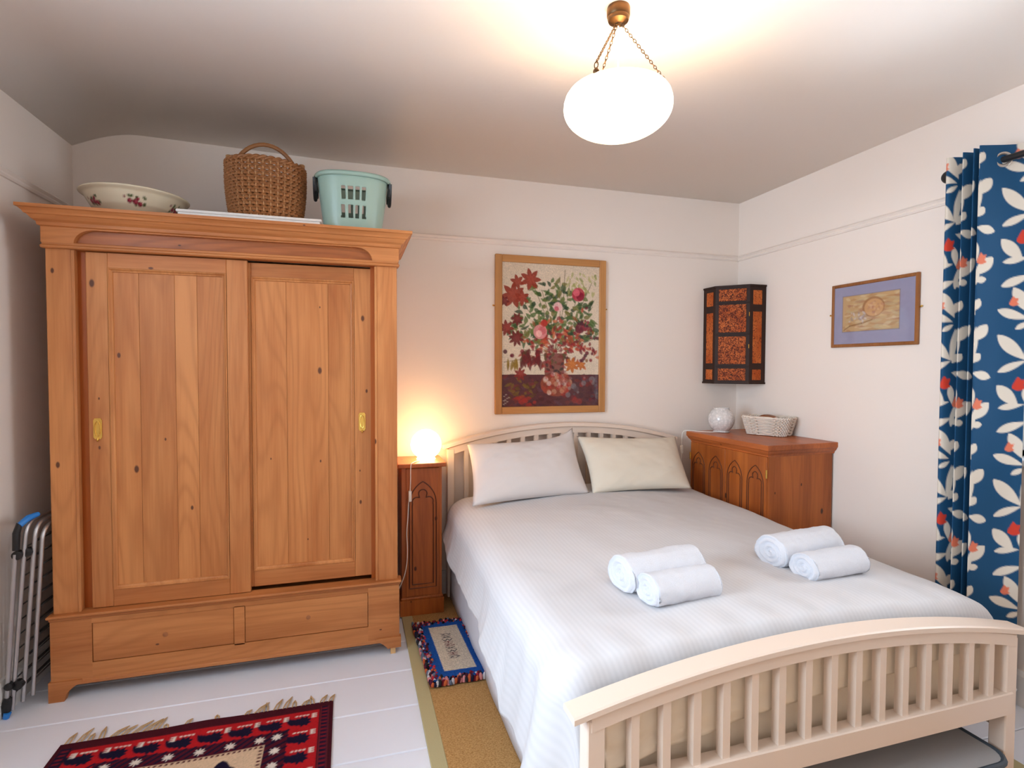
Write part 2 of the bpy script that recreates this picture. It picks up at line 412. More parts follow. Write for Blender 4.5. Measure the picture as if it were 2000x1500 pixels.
LY0, LY1, LZ0, LZ1 = -2.85, -1.55, .85, 2.10
holed('wall_left', XL-.2, XL, LY0, LY1, LZ0, LZ1)
def window(name, xw, y0, y1, z0, z1, inward):
    bm = B(); t = .05; x0, x1 = xw-.03, xw+.03
    box(bm, x0, x1, y0, y0+t, z0, z1); box(bm, x0, x1, y1-t, y1, z0, z1); box(bm, x0, x1, y0, y1, z0, z0+t); box(bm, x0, x1, y0, y1, z1-t, z1)
    zm = (z0+z1)/2; box(bm, x0, x1, y0, y1, zm-.02, zm+.02)
    o = struct(name, bm, M['winframe'])
    for za, zb in ((z0+t, zm-.02), (zm+.02, z1-t)):
        obj('pane', bx(xw-.003, xw+.003, y0+t, y1-t, za, zb), M['glass'], o, False)
    xa, xb = (xw, inward) if xw < inward else (inward, xw)
    obj('window_sill', bx(min(xw, inward+(.03 if inward < -1 else -.03)), max(xw, inward+(.03 if inward < -1 else -.03)), y0-.0, y1+.0, z0-.0, z0+.025, bev=.004), M['winframe'], o, False)
    return o
window('window_1', .13, WY0, WY1, WZ0, WZ1, 0)
window('window_2', XL-.13, LY0, LY1, LZ0, LZ1, XL)
# picture rails and baseboards
RP = [(0, 0), (.008, 0), (.014, .008), (.010, .016), (.020, .026), (.012, .034), (0, .036)]
def rail(name, wall, a, b):
    if wall == 'B': pts = [(-p[0], ZRAIL-.018+p[1]) for p in RP]; bm = prism(B(), pts, 'X', a, b)
    elif wall == 'R': pts = [(-p[0], ZRAIL-.018+p[1]) for p in RP]; bm = prism(B(), pts, 'Y', a, b)
    else: pts = [(XL+p[0], ZRAIL-.018+p[1]) for p in RP]; bm = prism(B(), pts, 'Y', a, b)
    return struct(name, bm, M['trimwall'])
rail('trim_1', 'B', XL, XR); rail('trim_2', 'R', WY1+.08, YB); rail('trim_3', 'L', YF, YB)
struct('baseboard_left', prism(B(), [(XL, 0), (XL+.018, 0), (XL+.018, .12), (XL+.010, .135), (XL, .138)], 'Y', YF, YB), M['trim'])
struct('baseboard_back', prism(B(), [(0, 0), (-.018, 0), (-.018, .12), (-.010, .135), (0, .138)], 'X', XL, XR), M['trim'])
struct('baseboard_right', prism(B(), [(0, 0), (-.018, 0), (-.018, .12), (-.010, .135), (0, .138)], 'Y', YF, YB), M['trim'])

# =================================================================== CARPET AND RUGS
t = thing('carpet', 'tan sisal carpet with pale olive binding lying under the bed', 'carpet', (-1.3, -2.1, 0))
obj('pile', bx(-2.238, -.44, -3.45, -.03, 0, .008), M['sisal'], t, False)
obj('binding', bx(-2.292, -2.238, -3.45, -.03, 0, .0095, bev=.002), M['binding'], t, False)
obj('binding', bx(-.44, -.39, -3.45, -.03, 0, .0095, bev=.002), M['binding'], t, False)

# woven red rug
RW, RL = .905, 1.45
c = Canvas(RW, RL, 230, 366, S(74, 22, 34))       # x from right edge, y from the far edge
mar, red, navy, wht, crm = S(84, 22, 38), S(186, 30, 36), S(28, 22, 48), S(232, 222, 210), S(222, 192, 160)
c.rect(.006, .012, 0, RL, S(60, 16, 28)); c.rect(.014, .046, .03, RL-.03, navy)
for yy in np.arange(.04, RL-.04, .021): c.rect(.020, .040, yy, yy+.009, S(128, 28, 40))
for xx in (.017, .043): c.line([(xx, .03), (xx, RL)], .003, S(120, 40, 40))
c.rect(RW-.046, RW-.014, .03, RL-.03, navy)
for yy in np.arange(.04, RL-.04, .021): c.rect(RW-.040, RW-.020, yy, yy+.009, S(128, 28, 40))
bx0, bx1, by0, by1 = .05, RW-.05, .045, RL-.045
c.rect(bx0, bx1, by0, by1, red)
def motif(x, y, flip=1, s=1):
    for q in range(6):
        c.lens(x+.034*s-q*.011, y+.040, x+.060*s-q*.011, y-.010+.004*q, .018, navy)
    c.star(x, y+.022, .032, 9, .35, navy)
    for q in range(4): c.lens(x+.030*flip-q*.013*flip, y-.012, x+.030*flip-q*.013*flip-.012*flip, y-.017, .008, wht)
    e = x-.034*flip
    c.rect(e-.004, e+.004, y-.020, y+.006, wht)
    for q in range(3): c.rect(min(e, e-.013*flip), max(e, e-.013*flip), y-.020+q*.010, y-.015+q*.010, wht)
for j in range(13): motif(.105, .085+j*.098); motif(RW-.105, .085+j*.098, -1)
for i in range(1, 8): motif(.105+i*.099, .085, 1 if i < 4 else -1); 
for i in range(1, 8): motif(.105+i*.099, RL-.12, 1 if i < 4 else -1)
sx0, sx1, sy0, sy1 = .152, RW-.152, .142, RL-.142
c.rect(sx0, sx1, sy0, sy1, mar)
for a0, a1, b0, b1 in ((sx0, sx0+.07, sy0, sy1), (sx1-.07, sx1, sy0, sy1)):
    for yy in np.arange(b0, b1, .03): c.line([(a0, yy), (a1, yy+.04)], .009, navy)
for xx in np.arange(sx0, sx1, .03): c.line([(xx, sy0), (xx+.05, sy0+.05)], .009, navy); c.line([(xx, sy1-.05), (xx+.05, sy1)], .009, navy)
fx0, fx1, fy0, fy1 = sx0+.072, sx1-.072, sy0+.060, sy1-.060
for yy in np.arange(sy0+.03, sy1, .072):
    for xx in ((sx0+fx0)/2, (sx1+fx1)/2): c.star(xx, yy, .020, 8, .6, wht)
for xx in np.arange(fx0+.02, fx1, .095):
    for yy in ((sy0+fy0)/2, (sy1+fy1)/2): c.star(xx, yy, .020, 8, .6, wht)
c.rect(fx0, fx1, fy0, fy1, crm)
for xx in np.arange(fx0+.006, fx1-.006, .017):
    for yy in (fy0+.008, fy1-.008): c.lens(xx, yy-.004, xx+.011, yy+.004, .009, mar)
for yy in np.arange(fy0+.006, fy1-.006, .017):
    for xx in (fx0+.010, fx1-.010): c.rect(xx-.006, xx+.006, yy, yy+.008, mar)
for j in range(3):
    cy_ = fy0+.17+j*.37
    for dx, col in ((.105, S(88, 20, 34)), (-.105, navy)):
        xx = (fx0+fx1)/2+dx
        q = (np.abs(c.x-xx)/.11+np.abs(c.y-cy_)/.14)
        saw = .06*np.abs(((c.x-xx)*36 % 1)-.5)*2
        c.put((q-1+saw)*.10, col); c.put((q-.55+saw)*.10, S(150, 30, 40) if dx < 0 else S(60, 14, 26)); c.put((q-.25)*.1, crm)
U, V = np.meshgrid(np.linspace(0, 1, 230), np.linspace(0, 1, 366))
X = -2.615-U*RW+.014*V; Yg = -.908-V*RL-.004*U
Zg = .006+.0025*np.sin(U*9+V*4)*np.sin(V*11)+.004*np.exp(-((U-.5)/.1)**2)*np.exp(-(V/.06)**2)
cols = c.c*(1+.10*np.random.randn(*c.x.shape)[..., None]*.6)
t = thing('woven_rug', 'red and navy geometric woven rug with fringe on the white floorboards', 'rug', (-3.07, -1.63, 0))
add_solid(grid_mesh('rug_field', X, Yg, Zg, np.clip(cols, 0, 1), M['attr_rug'], t), .005, -1)
M['fringe'] = plain('fringe_yarn', S(196, 164, 122), .9)
rr = random.Random(3)
for i in range(27):
    u = .012+i*.0372
    if .36 < u < .62 and i % 3: continue
    x = -2.615-u*RW; y = -.908; L = rr.uniform(.028, .062)*(.5 if .33 < u < .66 else 1); a = rr.uniform(-.25, .9)
    bm = B()
    for s in (-.007, .007):
        tube(bm, [(x+s, y-.004, .005), (x+s*.8+math.sin(a)*L*.5, y+L*.5, .008), (x+math.sin(a)*L, y+L, .005), (x+math.sin(a)*L*1.15, y+L*1.18, .004)], [.0025, .003, .0032, .0015], 5)
    obj('tassel', bm, M['fringe'], t)

# small rag rug
SW, SL = .245, .515
t = thing('rag_rug', 'small rag rug with blue frame and multicoloured tufted edge beside the bed', 'rug', (-2.11, -.675, .008))
c = Canvas(SW, SL, 100, 210, S(34, 84, 160))
c.rect(.055, SW-.05, .052, SL-.06, S(216, 200, 178))
wine, ink = S(112, 34, 52), S(52, 44, 62)
rr = random.Random(5)
def stroke(pts, col): c.line([(.095+p[0]*.052, .13+p[1]*.235) for p in pts], .0042, col)
for i in range(9):     # a faded column of stitched marks, not legible
    b = i/9; h = .1; col = wine if i in (3, 4, 7) else ink
    kind = i % 4
    if kind == 0: stroke([(.1, b), (.5, b+h*.2), (.15, b+h*.6), (.55, b+h*.9)], col); stroke([(.6, b), (.95, b+h*.4), (.62, b+h*.8)], col)
    elif kind == 1: stroke([(.1, b), (.9, b+h*.8)], col); stroke([(.1, b+h*.8), (.9, b)], col)
    elif kind == 2: stroke([(.05, b+h*.1), (.3, b+h*.8), (.5, b+h*.1), (.7, b+h*.8), (.95, b+h*.1)], col)
    else: stroke([(.1, b+h*.1), (.9, b+h*.1)], col); stroke([(.15, b+h*.7), (.85, b+h*.7)], col); stroke([(.5, b), (.5, b+h*.8)], col)
U, V = np.meshgrid(np.linspace(0, 1, 100), np.linspace(0, 1, 210))
X = -2.236+U*SW+.018*V; Yg = -.417-V*SL-.002*U
Zg = .020+.0015*np.random.rand(*U.shape)
cols = np.clip(c.c*(1+.16*np.random.randn(*U.shape)[..., None]), 0, 1)
add_solid(grid_mesh('rug_field', X, Yg, Zg, cols, M['attr_rug'], t), .011, -1)
# tufts round the edge
pal = [S(*q) for q in ((130, 36, 48), (40, 38, 62), (206, 100, 60), (206, 200, 204), (50, 50, 56), (216, 140, 140), (96, 36, 60), (84, 40, 50), (30, 26, 30), (190, 50, 60), (104, 116, 136))]
verts = []; faces = []; vc = []
def tuft(x, y, r):
    base = len(verts); col = rr.choice(pal); z0 = .014; h = rr.uniform(.016, .028); tx, ty = rr.uniform(-.006, .006), rr.uniform(-.006, .006)
    for zz, q in ((z0, .9), (z0+h*.5, 1.1), (z0+h, .55)):
        for k in range(5): verts.append((x+tx*(zz-z0)/h+r*q*math.cos(k*1.257), y+ty*(zz-z0)/h+r*q*math.sin(k*1.257), zz)); vc.append(col)
    verts.append((x+tx, y+ty, z0+h*1.1)); vc.append(col)
    for l in (0, 5):
        for k in range(5): faces.append((base+l+k, base+l+(k+1) % 5, base+l+5+(k+1) % 5, base+l+5+k))
    for k in range(5): faces.append((base+10+k, base+10+(k+1) % 5, base+15))
for ring in range(3):
    e = -.010+ring*.013
    for q in np.arange(e, SW-e, .011):
        for v in (e, SL-e): tuft(-2.236+q+.018*v/SL+rr.uniform(-.003, .003), -.417-v+rr.uniform(-.003, .003), .0085)
    for v in np.arange(e, SL-e, .011):
        for q in (e, SW-e): tuft(-2.236+q+.018*v/SL+rr.uniform(-.003, .003), -.417-v+rr.uniform(-.003, .003), .0085)
me = bpy.data.meshes.new('tufted_edge'); me.from_pydata(verts, [], faces); at = me.color_attributes.new('Col', 'FLOAT_COLOR', 'POINT')
at.data.foreach_set('color', np.array([c4(q) for q in vc], np.float32).ravel())
o = link(bpy.data.objects.new('tufted_edge', me)); finish(o, M['attr_rug'], t, 'all'); o['kind'] = 'stuff'

# =================================================================== WARDROBE
t = thing('wardrobe', 'large stripped pine wardrobe with two sliding panelled doors and two drawers', 'wardrobe', (-3.007, -.32, 0))
for x0, x1 in ((-3.668, -3.646), (-2.369, -2.347)): obj('side_panel', bx(x0, x1, -.555, -.04, .06, 1.87), M['pine'], t, False)
obj('back_panel', bx(-3.646, -2.369, -.06, -.04, .06, 1.87), M['pine'], t, False)
obj('top_board', bx(-3.665, -2.35, -.575, -.04, 1.915, 1.935), M['pine_h'], t, False)
obj('floor_board', bx(-3.646, -2.369, -.55, -.06, .30, .325), M['pine_h'], t, False)
for x0, x1, xb in ((-3.677, -3.585, -3.588), (-2.434, -2.338, -2.434)):
    s = obj('stile', bx(x0, x1, -.592, -.553, .34, 1.79, bev=.003), M['pine'], t, False)
    obj('bead', bx(xb-.004, xb+.007, -.596, -.59, .345, 1.785, bev=.002), M['pine'], s, False)
obj('jamb', bx(-3.588, -3.545, -.556, -.53, .34, 1.80), M['pine_jamb'], t, False)
obj('jamb', bx(-2.455, -2.43, -.556, -.50, .34, 1.80), M['pine_jamb'], t, False)
# frieze with an arched cut-out
def arc(cx, cz, r, a0, a1, n=8, rz=None): return [(cx+r*math.cos(a0+(a1-a0)*i/n), cz+(rz or r)*math.sin(a0+(a1-a0)*i/n)) for i in range(n+1)]
pts = [(-3.685, 1.808), (-3.578, 1.808)]+arc(-3.510, 1.808, .068, PI, PI/2, 8, .056)+arc(-2.515, 1.808, .068, PI/2, 0, 8, .056)+[(-2.330, 1.808), (-2.330, 1.885), (-3.685, 1.885)]
obj('frieze', prism(B(), pts, 'Y', -.604, -.578), M['pine_h'], t, False)
obj('frieze_panel', bx(-3.62, -2.40, -.581, -.55, 1.80, 1.885), M['pine_dark'], t, False)
bm = B(); box(bm, -3.688, -2.327, -.609, -.55, 1.787, 1.800, bev=.004); box(bm, -3.684, -2.331, -.604, -.55, 1.798, 1.811, bev=.003)
obj('frieze_moulding', bm, M['pine_h'], t, False)
prof = [(0, 1.868), (.008, 1.872), (.010, 1.884), (.020, 1.892), (.030, 1.906), (.036, 1.908), (.040, 1.916), (.050, 1.926), (.056, 1.928), (.056, 1.940), (.0, 1.941), (-.03, 1.935)]
bm = B(); rows = []
for o_, z in prof:
    x0, x1, yf = -3.685-o_, -2.330+o_, -.604-o_
    rows.append([bm.verts.new(p) for p in ((x0, -.05, z), (x0, yf, z), (x1, yf, z), (x1, -.05, z))])
for A, Bq in zip(rows, rows[1:]):
    for k in range(3): bm.faces.new((A[k], A[k+1], Bq[k+1], Bq[k]))
obj('cornice', bm, M['pine_h'], t, False)
def wdoor(x0, x1, sl, sr, z0, z1, rb, rtop, yf, nb, hx, hside):
    d = obj('door', bx(x0+.004, x1-.004, yf+.018, yf+.024, z0+.004, z1-.004), M['pine'], t, False)
    obj('stile', bx(x0, x0+sl, yf, yf+.022, z0, z1, bev=.0025), M['pine'], d, False)
    obj('stile', bx(x1-sr, x1, yf, yf+.022, z0, z1, bev=.0025), M['pine'], d, False)
    obj('rail', bx(x0+sl, x1-sr, yf+.0005, yf+.022, z0, z0+rb, bev=.0015), M['pine_h'], d, False)
    obj('rail', bx(x0+sl, x1-sr, yf+.0005, yf+.022, z1-rtop, z1, bev=.0015), M['pine_h'], d, False)
    pa, pb, qa, qb = x0+sl, x1-sr, z0+rb, z1-rtop
    wts = [1, 1.25, .8, 1.1][:nb]; tot = sum(wts); xx = pa
    for i in range(nb):
        xe = xx+(pb-pa)*wts[i]/tot
        obj('panel_board', bx(xx+.0004, xe-.0004, yf+.012+.0006*(i % 2), yf+.019, qa, qb, bev=.0008), M['pine_door'], d, False); xx = xe
    # bevelled inner moulding frame
    bm = B(); loops = []
    for o_, yy in ((0, yf-.001), (.004, yf-.002), (.009, yf+.005), (.014, yf+.007), (.016, yf+.014)):
        loops.append([bm.verts.new(p) for p in ((pa+o_, yy, qa+o_), (pb-o_, yy, qa+o_), (pb-o_, yy, qb-o_), (pa+o_, yy, qb-o_))])
    for A, Bq in zip(loops, loops[1:]):
        for k in range(4): bm.faces.new((A[k], A[(k+1) % 4], Bq[(k+1) % 4], Bq[k]))
    obj('moulding', bm, M['pine'], d, False)
    # brass flush pull
    bm = B(); zc_ = 1.078; w2, h2 = .015, .042
    prism(bm, [(hx-w2*.7, zc_-h2), (hx+w2*.7, zc_-h2), (hx+w2, zc_-h2*.8), (hx+w2, zc_+h2*.8), (hx+w2*.7, zc_+h2), (hx-w2*.7, zc_+h2), (hx-w2, zc_+h2*.8), (hx-w2, zc_-h2*.8)], 'Y', yf-.003, yf+.001)
    ring = [(hx+.0095*math.cos(a), yf-.004, zc_+.031*math.sin(a)) for a in np.linspace(0, 2*PI, 20)[:-1]]
    tube(bm, ring, .0022, 6, closed=True)
    lathe(bm, [(0, 0), (.008, .002), (.0095, .003)], (0, 0, 0), 4) if False else None
    box(bm, hx-.0075, hx+.0075, yf-.0015, yf+.002, zc_-.028, zc_+.028)
    tube(bm, [(hx, yf-.003, zc_-h2+.004), (hx, yf-.006, zc_-h2-.004), (hx, yf-.004, zc_-h2-.009)], [.003, .0045, .002], 8)
    obj('handle', bm, M['brass'], d, label='polished brass flush pull')
wdoor(-3.551, -2.965, .075, .082, .348, 1.784, .068, .060, -.578, 4, -3.519, 0)
wdoor(-2.990, -2.446, .034, .082, .360, 1.780, .070, .060, -.552, 3, -2.494, 1)
bm = B(); box(bm, -3.692, -2.322, -.622, -.55, .334, .346, bev=.004); box(bm, -3.686, -2.328, -.612, -.55, .322, .336, bev=.003)
obj('ledge_moulding', bm, M['pine_h'], t, False)
for a in ((-3.683, -3.543, .062, .325), (-3.027, -2.986, .135, .303), (-2.472, -2.332, .062, .325)): obj('plinth_post', bx(a[0], a[1], -.606, -.578, a[2], a[3]), M['pine_h'], t, False)
obj('plinth_rail', bx(-3.543, -2.472, -.606, -.578, .300, .325), M['pine_h'], t, False)
obj('plinth_rail', bx(-3.543, -2.472, -.606, -.578, .062, .140), M['pine_h'], t, False)
for x0, x1 in ((-3.5415, -3.0285), (-2.9845, -2.4735)):
    d = obj('drawer', bx(x0, x1, -.6045, -.20, .142, .2985, bev=.002), M['pine_h'], t, False)
    bm = B(); xc, zz = (x0+x1)/2, .218
    tube(bm, [(xc, -.603, zz), (xc, -.6065, zz), (xc, -.6075, zz)], [.0095, .0095, .006], 14)
    obj('plug', bm, M['plug'], d, label='plugged hole where a knob was')
for sgn, xo in ((1, -3.690), (-1, -2.325)):
    pts = [(xo, .080), (xo, .030 if sgn < 0 else 0), (xo+sgn*.052, .030 if sgn < 0 else 0), (xo+sgn*.060, .028)]+[(xo+sgn*(.060+.05*i/6), .030+.034*math.sin(i/6*PI/2)) for i in range(1, 7)]+[(xo+sgn*.112, .080)]
    obj('bracket_foot', prism(B(), pts, 'Y', -.612, -.585), M['pine_h'], t, False)
    obj('back_foot', bx(min(xo, xo+sgn*.06), max(xo, xo+sgn*.06), -.10, -.04, 0, .065), M['pine'], t, False)
obj('base_strip', bx(-3.60, -2.41, -.610, -.585, .058, .074, bev=.003), M['pine_h'], t, False)
obj('packing_block', bx(-2.372, -2.350, -.605, -.56, 0, .034), plain('raw_pine', S(226, 180, 124), .6), t, False)

# =================================================================== THINGS ON THE WARDROBE
ZT = 1.941
# china bowl
c = Canvas(1.0, .2, 220, 40, S(232, 220, 196))
U = np.linspace(0, 1, 220, endpoint=False)
prof = [(.075, .0), (.085, .0), (.090, .012), (.125, .030), (.158, .060), (.175, .090), (.185, .108), (.200, .118), (.203, .122), (.200, .125), (.183, .114), (.170, .090), (.150, .058), (.118, .032), (.06, .02), (.0, .018)]
pr = []
for (r0, z0), (r1, z1) in zip(prof, prof[1:]):
    n = max(1, int(math.hypot(r1-r0, z1-z0)/.005)); pr += [(r0+(r1-r0)*i/n, z0+(z1-z0)*i/n) for i in range(n)]
pr.append(prof[-1]); pr = np.array(pr); nout = int(np.argmax(pr[:, 0]))
TH = 2*PI*U; R_, T_ = np.meshgrid(np.arange(len(pr)), TH, indexing='ij')
Xb = pr[R_, 0]*np.cos(T_); Yb = pr[R_, 0]*np.sin(T_); Zb = pr[R_, 1]
cb = np.ones(Xb.shape+(3,))*np.array(S(226, 212, 184))
def daub(th, z, r, col):
    ss = ((T_-th+PI) % (2*PI)-PI)*.165; d = np.hypot(ss, Zb-z)-r; k = np.clip(.5-d/.004, 0, 1)*(R_ <= nout)
    cb[:] = cb*(1-k[..., None])+np.array(col)*k[..., None]
for k_ in range(6):
    th0 = -PI/2+.30+k_*2*PI/6
    for q in range(16): daub(th0+rr.uniform(-.2, .2), .068+rr.uniform(-.014, .022), .0045, S(70, 84, 44))
    for dx, dz, r in ((0, .066, .010), (.10, .060, .009), (-.12, .068, .009), (.05, .078, .006)):
        daub(th0+dx, dz, r, S(128, 32, 52)); daub(th0+dx+.015, dz+.002, r*.45, S(178, 74, 88))
    daub(th0-.22, .082, .004, S(128, 32, 52))
o = grid_mesh('washing_bowl', Xb-3.438, Yb-.375, Zb+ZT+.0005, cb, M['attr_enamel'], closed_u=True)
solo(o, 'wide cream china bowl with red roses on top of the wardrobe', 'bowl')
# folded white cloth under the basket
Un, Vn = np.meshgrid(np.linspace(0, 1, 40), np.linspace(0, 1, 24))
bm = B()
for i, (dx, z) in enumerate(((0, 0), (.004, .012), (-.003, .024))):
    box(bm, -3.225+dx, -2.664-dx, -.60+abs(dx), -.20, ZT+z, ZT+z+.0125, bev=.005, seg=2)
o = obj('folded_cloth', bm, plain('white_linen', S(236, 230, 224), .9, bump_scale=15, bump_str=.3, dist=.01))
solo(o, 'flat folded white cloth under the wicker basket on the wardrobe', 'cloth')

def wicker(name_root, label, loc, shape, h, nrow, nst, rr_, mat, mats, rim_r, rotz=0, base=True):
    """shape(theta, t) -> (x, y) outline at height fraction t"""
    t = thing(name_root, label, 'basket', loc, rotz, world=False)
    bm = B(); seg = nst*4
    for j in range(nrow):
        tt = (j+.5)/nrow; pts = []
        for i in range(seg):
            th = 2*PI*i/seg; x, y = shape(th, tt); L = math.hypot(x, y)
            off = rr_*1.5*math.sin(nst*th+j*PI)
            pts.append((x*(1+off/L), y*(1+off/L), tt*h))
        tube(bm, pts, h/nrow*.50, 5, closed=True)
    o = obj('woven_side', bm, mat, t); o['kind'] = 'stuff'
    bm = B()
    for i in range(nst):
        th = 2*PI*(i+.25)/nst
        tube(bm, [(*shape(th, q), q*h) for q in (0, .25, .5, .75, 1.0)], rr_*.9, 5)
    o = obj('stakes', bm, mats, t); o['kind'] = 'stuff'
    bm = B()
    for ph in (0, PI):
        pts = []
        for i in range(seg*2):
            th = 2*PI*i/(seg*2); x, y = shape(th, 1); L = math.hypot(x, y); a = nst*th*.5+ph
            pts.append((x*(1+rim_r*.6*math.cos(a)/L), y*(1+rim_r*.6*math.cos(a)/L), h+rim_r*.6*math.sin(a)))
        tube(bm, pts, rim_r*.75, 6, closed=True)
    obj('rim', bm, mat, t)
    bm = B(); vs = [bm.verts.new((*shape(2*PI*i/48, 0), .004)) for i in range(48)]; bm.faces.new(vs)
    obj('base', bm, mat, t)
    return t
def shp1(th, t_): 
    r = .142+.022*math.sin(min(1, t_*1.25)*PI/2); return (r*math.cos(th), r*.86*math.sin(th))
BZ = ZT+.036
t = wicker('wicker_basket', 'round brown wicker basket with a hoop handle on the wardrobe', (-2.912, -.385, BZ), shp1, .268, 21, 34, .0042, M['wicker'], M['wickerdark'], .009, .10)
pts = [(-.152*math.cos(a), 0, .16+.215*math.sin(a)) for a in np.linspace(.0, PI, 26)]
pts = [(-.150, 0, .08)]+pts+[(.150, 0, .08)]
obj('handle', tube(B(), pts, .0095, 8), M['wicker'], t)
for s in (-1, 1):
    bm = B()
    for q in range(6): lathe(bm, [(.011, 0), (.0145, .004), (.011, .008)], (s*.153, 0, .262+q*.007), 12)
    obj('handle_binding', bm, M['wickerdark'], t)

# plastic laundry basket
t = thing('laundry_basket', 'pale green plastic laundry basket with slots on the wardrobe', 'basket', (-2.528, -.435, ZT), 0, world=False)
nu, nv = 240, 56; H_ = .262
U, V = np.meshgrid(np.arange(nu)/nu, np.linspace(0, 1, nv))
def sup(th, a, b, n=3.0):
    cth, sth = np.cos(th), np.sin(th)
    return np.sign(cth)*np.abs(cth)**(2/n)*a, np.sign(sth)*np.abs(sth)**(2/n)*b
a_ = .126+.036*V; b_ = .098+.036*V
Xs, Ys = sup(2*PI*U, a_, b_, 2.7); Zs = V*H_
mask = np.zeros((nv-1, nu), bool)
Xm = Xs[:-1]; Zm = Zs[:-1]
for k_ in range(-3, 3):
    xc = (k_+.5)*.030
    for z0, z1 in ((.062, .120), (.146, .204)):
        if abs(k_+.5) > 2: continue
        sl = np.abs(Xm-xc-.0*Zm)-.0085; zr = np.maximum(z0-Zm, Zm-z1)
        mask |= (sl < 0) & (zr < 0) & (np.abs(Ys[:-1]) > .05)
o = grid_mesh('tub', Xs, Ys, Zs, None, M['tub'], t, mask=mask, closed_u=True); add_solid(o, .003)
pr = [(0, -.012), (.012, -.014), (.014, .0), (.010, .006), (-.002, .008)]
rows = []
thv = np.linspace(0, 2*PI, 120, endpoint=False)
X2 = np.array([sup(thv, .160+q[0], .132+q[0], 2.7)[0] for q in pr]); Y2 = np.array([sup(thv, .160+q[0], .132+q[0], 2.7)[1] for q in pr]); Z2 = np.array([[H_+q[1]]*120 for q in pr])
add_solid(grid_mesh('rim', X2, Y2, Z2, None, M['tub'], t, closed_u=True), .003)
obj('base', prism(B(), [tuple(float(q) for q in sup(a, .125, .097, 2.7)) for a in np.linspace(0, 2*PI, 48)[:-1]], 'Z', .001, .005), M['tub'], t, False)
for s in (-1, 1):
    pts = [(s*.168, yy, H_-.012-.085*math.cos(yy/.062*PI/2)**.6) for yy in np.linspace(-.062, .062, 14)]
    bm = B(); tube(bm, pts, .008, 8); box(bm, s*.163-.006, s*.163+.006, -.062, -.040, H_-.075, H_-.004, bev=.003); box(bm, s*.163-.006, s*.163+.006, .040, .062, H_-.075, H_-.004, bev=.003)
    obj('handle', bm, M['black'], t, label='black carrying handle')

# =================================================================== DRYING RACK
t = thing('drying_rack', 'folded aluminium clothes airer leaning between wardrobe and wall', 'clothes airer', (-3.77, -.4, 0))
def uframe(xb, xt, y0, y1, z0, z1, r=.0075, rc=.05):
    pts = []
    P = lambda y, z: (xb+(xt-xb)*(z-z0)/(z1-z0), y, z)
    pts.append(P(y0, z0)); pts.append(P(y0, z1-rc))
    for i in range(1, 7): a = i/6*PI/2; pts.append(P(y0+rc-rc*math.cos(a), z1-rc+rc*math.sin(a)))
    for i in range(0, 7): a = i/6*PI/2; pts.append(P(y1-rc+rc*math.sin(a), z1-rc+rc*math.cos(a)))
    pts.append(P(y1, z0)); return tube(B(), pts, r, 10)
frames = ((-3.785, -3.726, -.655, -.10, .02, .735), (-3.758, -3.704, -.640, -.10, .04, .725), (-3.735, -3.690, -.622, -.10, .05, .705))
for fr_ in frames:
    f_ = obj('tube_frame', uframe(*fr_), M['alu'], t)
    for q in range(11):
        z = fr_[4]+.06+q*.056; x = fr_[0]+(fr_[1]-fr_[0])*(z-fr_[4])/(fr_[5]-fr_[4])
        obj('rod', tube(B(), [(x, fr_[2], z), (x, fr_[3], z)], .0028, 6), M['wire'], f_)
obj('brace_leg', tube(B(), [(-3.797, -.668, .03), (-3.757, -.668, .62)], .0075, 10), M['alu'], t)
for x, yy, z, r in ((-3.752, -.662, .615, .017), (-3.728, -.648, .62, .017), (-3.764, -.655, .115, .018), (-3.785, -.668, .12, .014)):
    obj('hinge_joint', tube(B(), [(x, yy-.012, z), (x, yy-.010, z), (x, yy+.012, z), (x, yy+.014, z)], [r*.7, r, r, r*.7], 14), M['black'], t)
obj('grip', tube(B(), [(-3.755, -.668, .635), (-3.752, -.668, .70), (-3.745, -.66, .735)], [.011, .012, .010], 10), M['black'], t)
obj('foot_cap', tube(B(), [(-3.798, -.668, .008), (-3.796, -.668, .05), (-3.790, -.668, .075)], [.012, .016, .012], 10), M['black'], t)
obj('blue_tip', tube(B(), [(-3.744, -.664, .728), (-3.728, -.64, .748), (-3.715, -.60, .752)], [.011, .012, .009], 10), M['bluetip'], t)
obj('blue_tip', tube(B(), [(-3.795, -.676, .002), (-3.789, -.676, .022)], [.010, .012], 10), M['bluetip'], t)

# =================================================================== GOTHIC CARVING
def gothic(bm, P, w_, h_, r=.003, flat=None):
    """pointed arch with trefoil tracery; P maps (u in [-.5,.5]*w, v up from the base) to a point"""
    hw = w_/2; sp = h_-w_*.95
    def arch(k):
        R = 1.9*hw*k; pts = [(-hw*k, 0), (-hw*k, sp)]
        cx = -hw*k+R; amax = math.acos((R-hw*k)/R)
        pts += [(cx-R*math.cos(amax*i/8), sp+R*math.sin(amax*i/8)) for i in range(1, 9)]
        return pts+[(-x, z) for x, z in pts[::-1][1:]]
    a = arch(1.0); tube(bm, [P(*q) for q in a]+[P(*a[0])], r, 6)
    q = .78*hw; pts = [(-q, .02), (-q, sp-.01)]
    def cusp(cx, cz, rad, a0, a1, n=8): return [(cx+rad*math.cos(a0+(a1-a0)*i/n), cz+rad*math.sin(a0+(a1-a0)*i/n)) for i in range(n+1)]
    l = cusp(-q*.56, sp+q*.22, q*.44, PI*1.12, PI*.30)
    tp = cusp(0, sp+q*.98, q*.40, PI*1.10, PI*.5)
    pts += l+tp; full = pts+[(-x, z) for x, z in pts[::-1][1:]]
    tube(bm, [P(*v) for v in full]+[P(*full[0])], r, 6)
    return bm

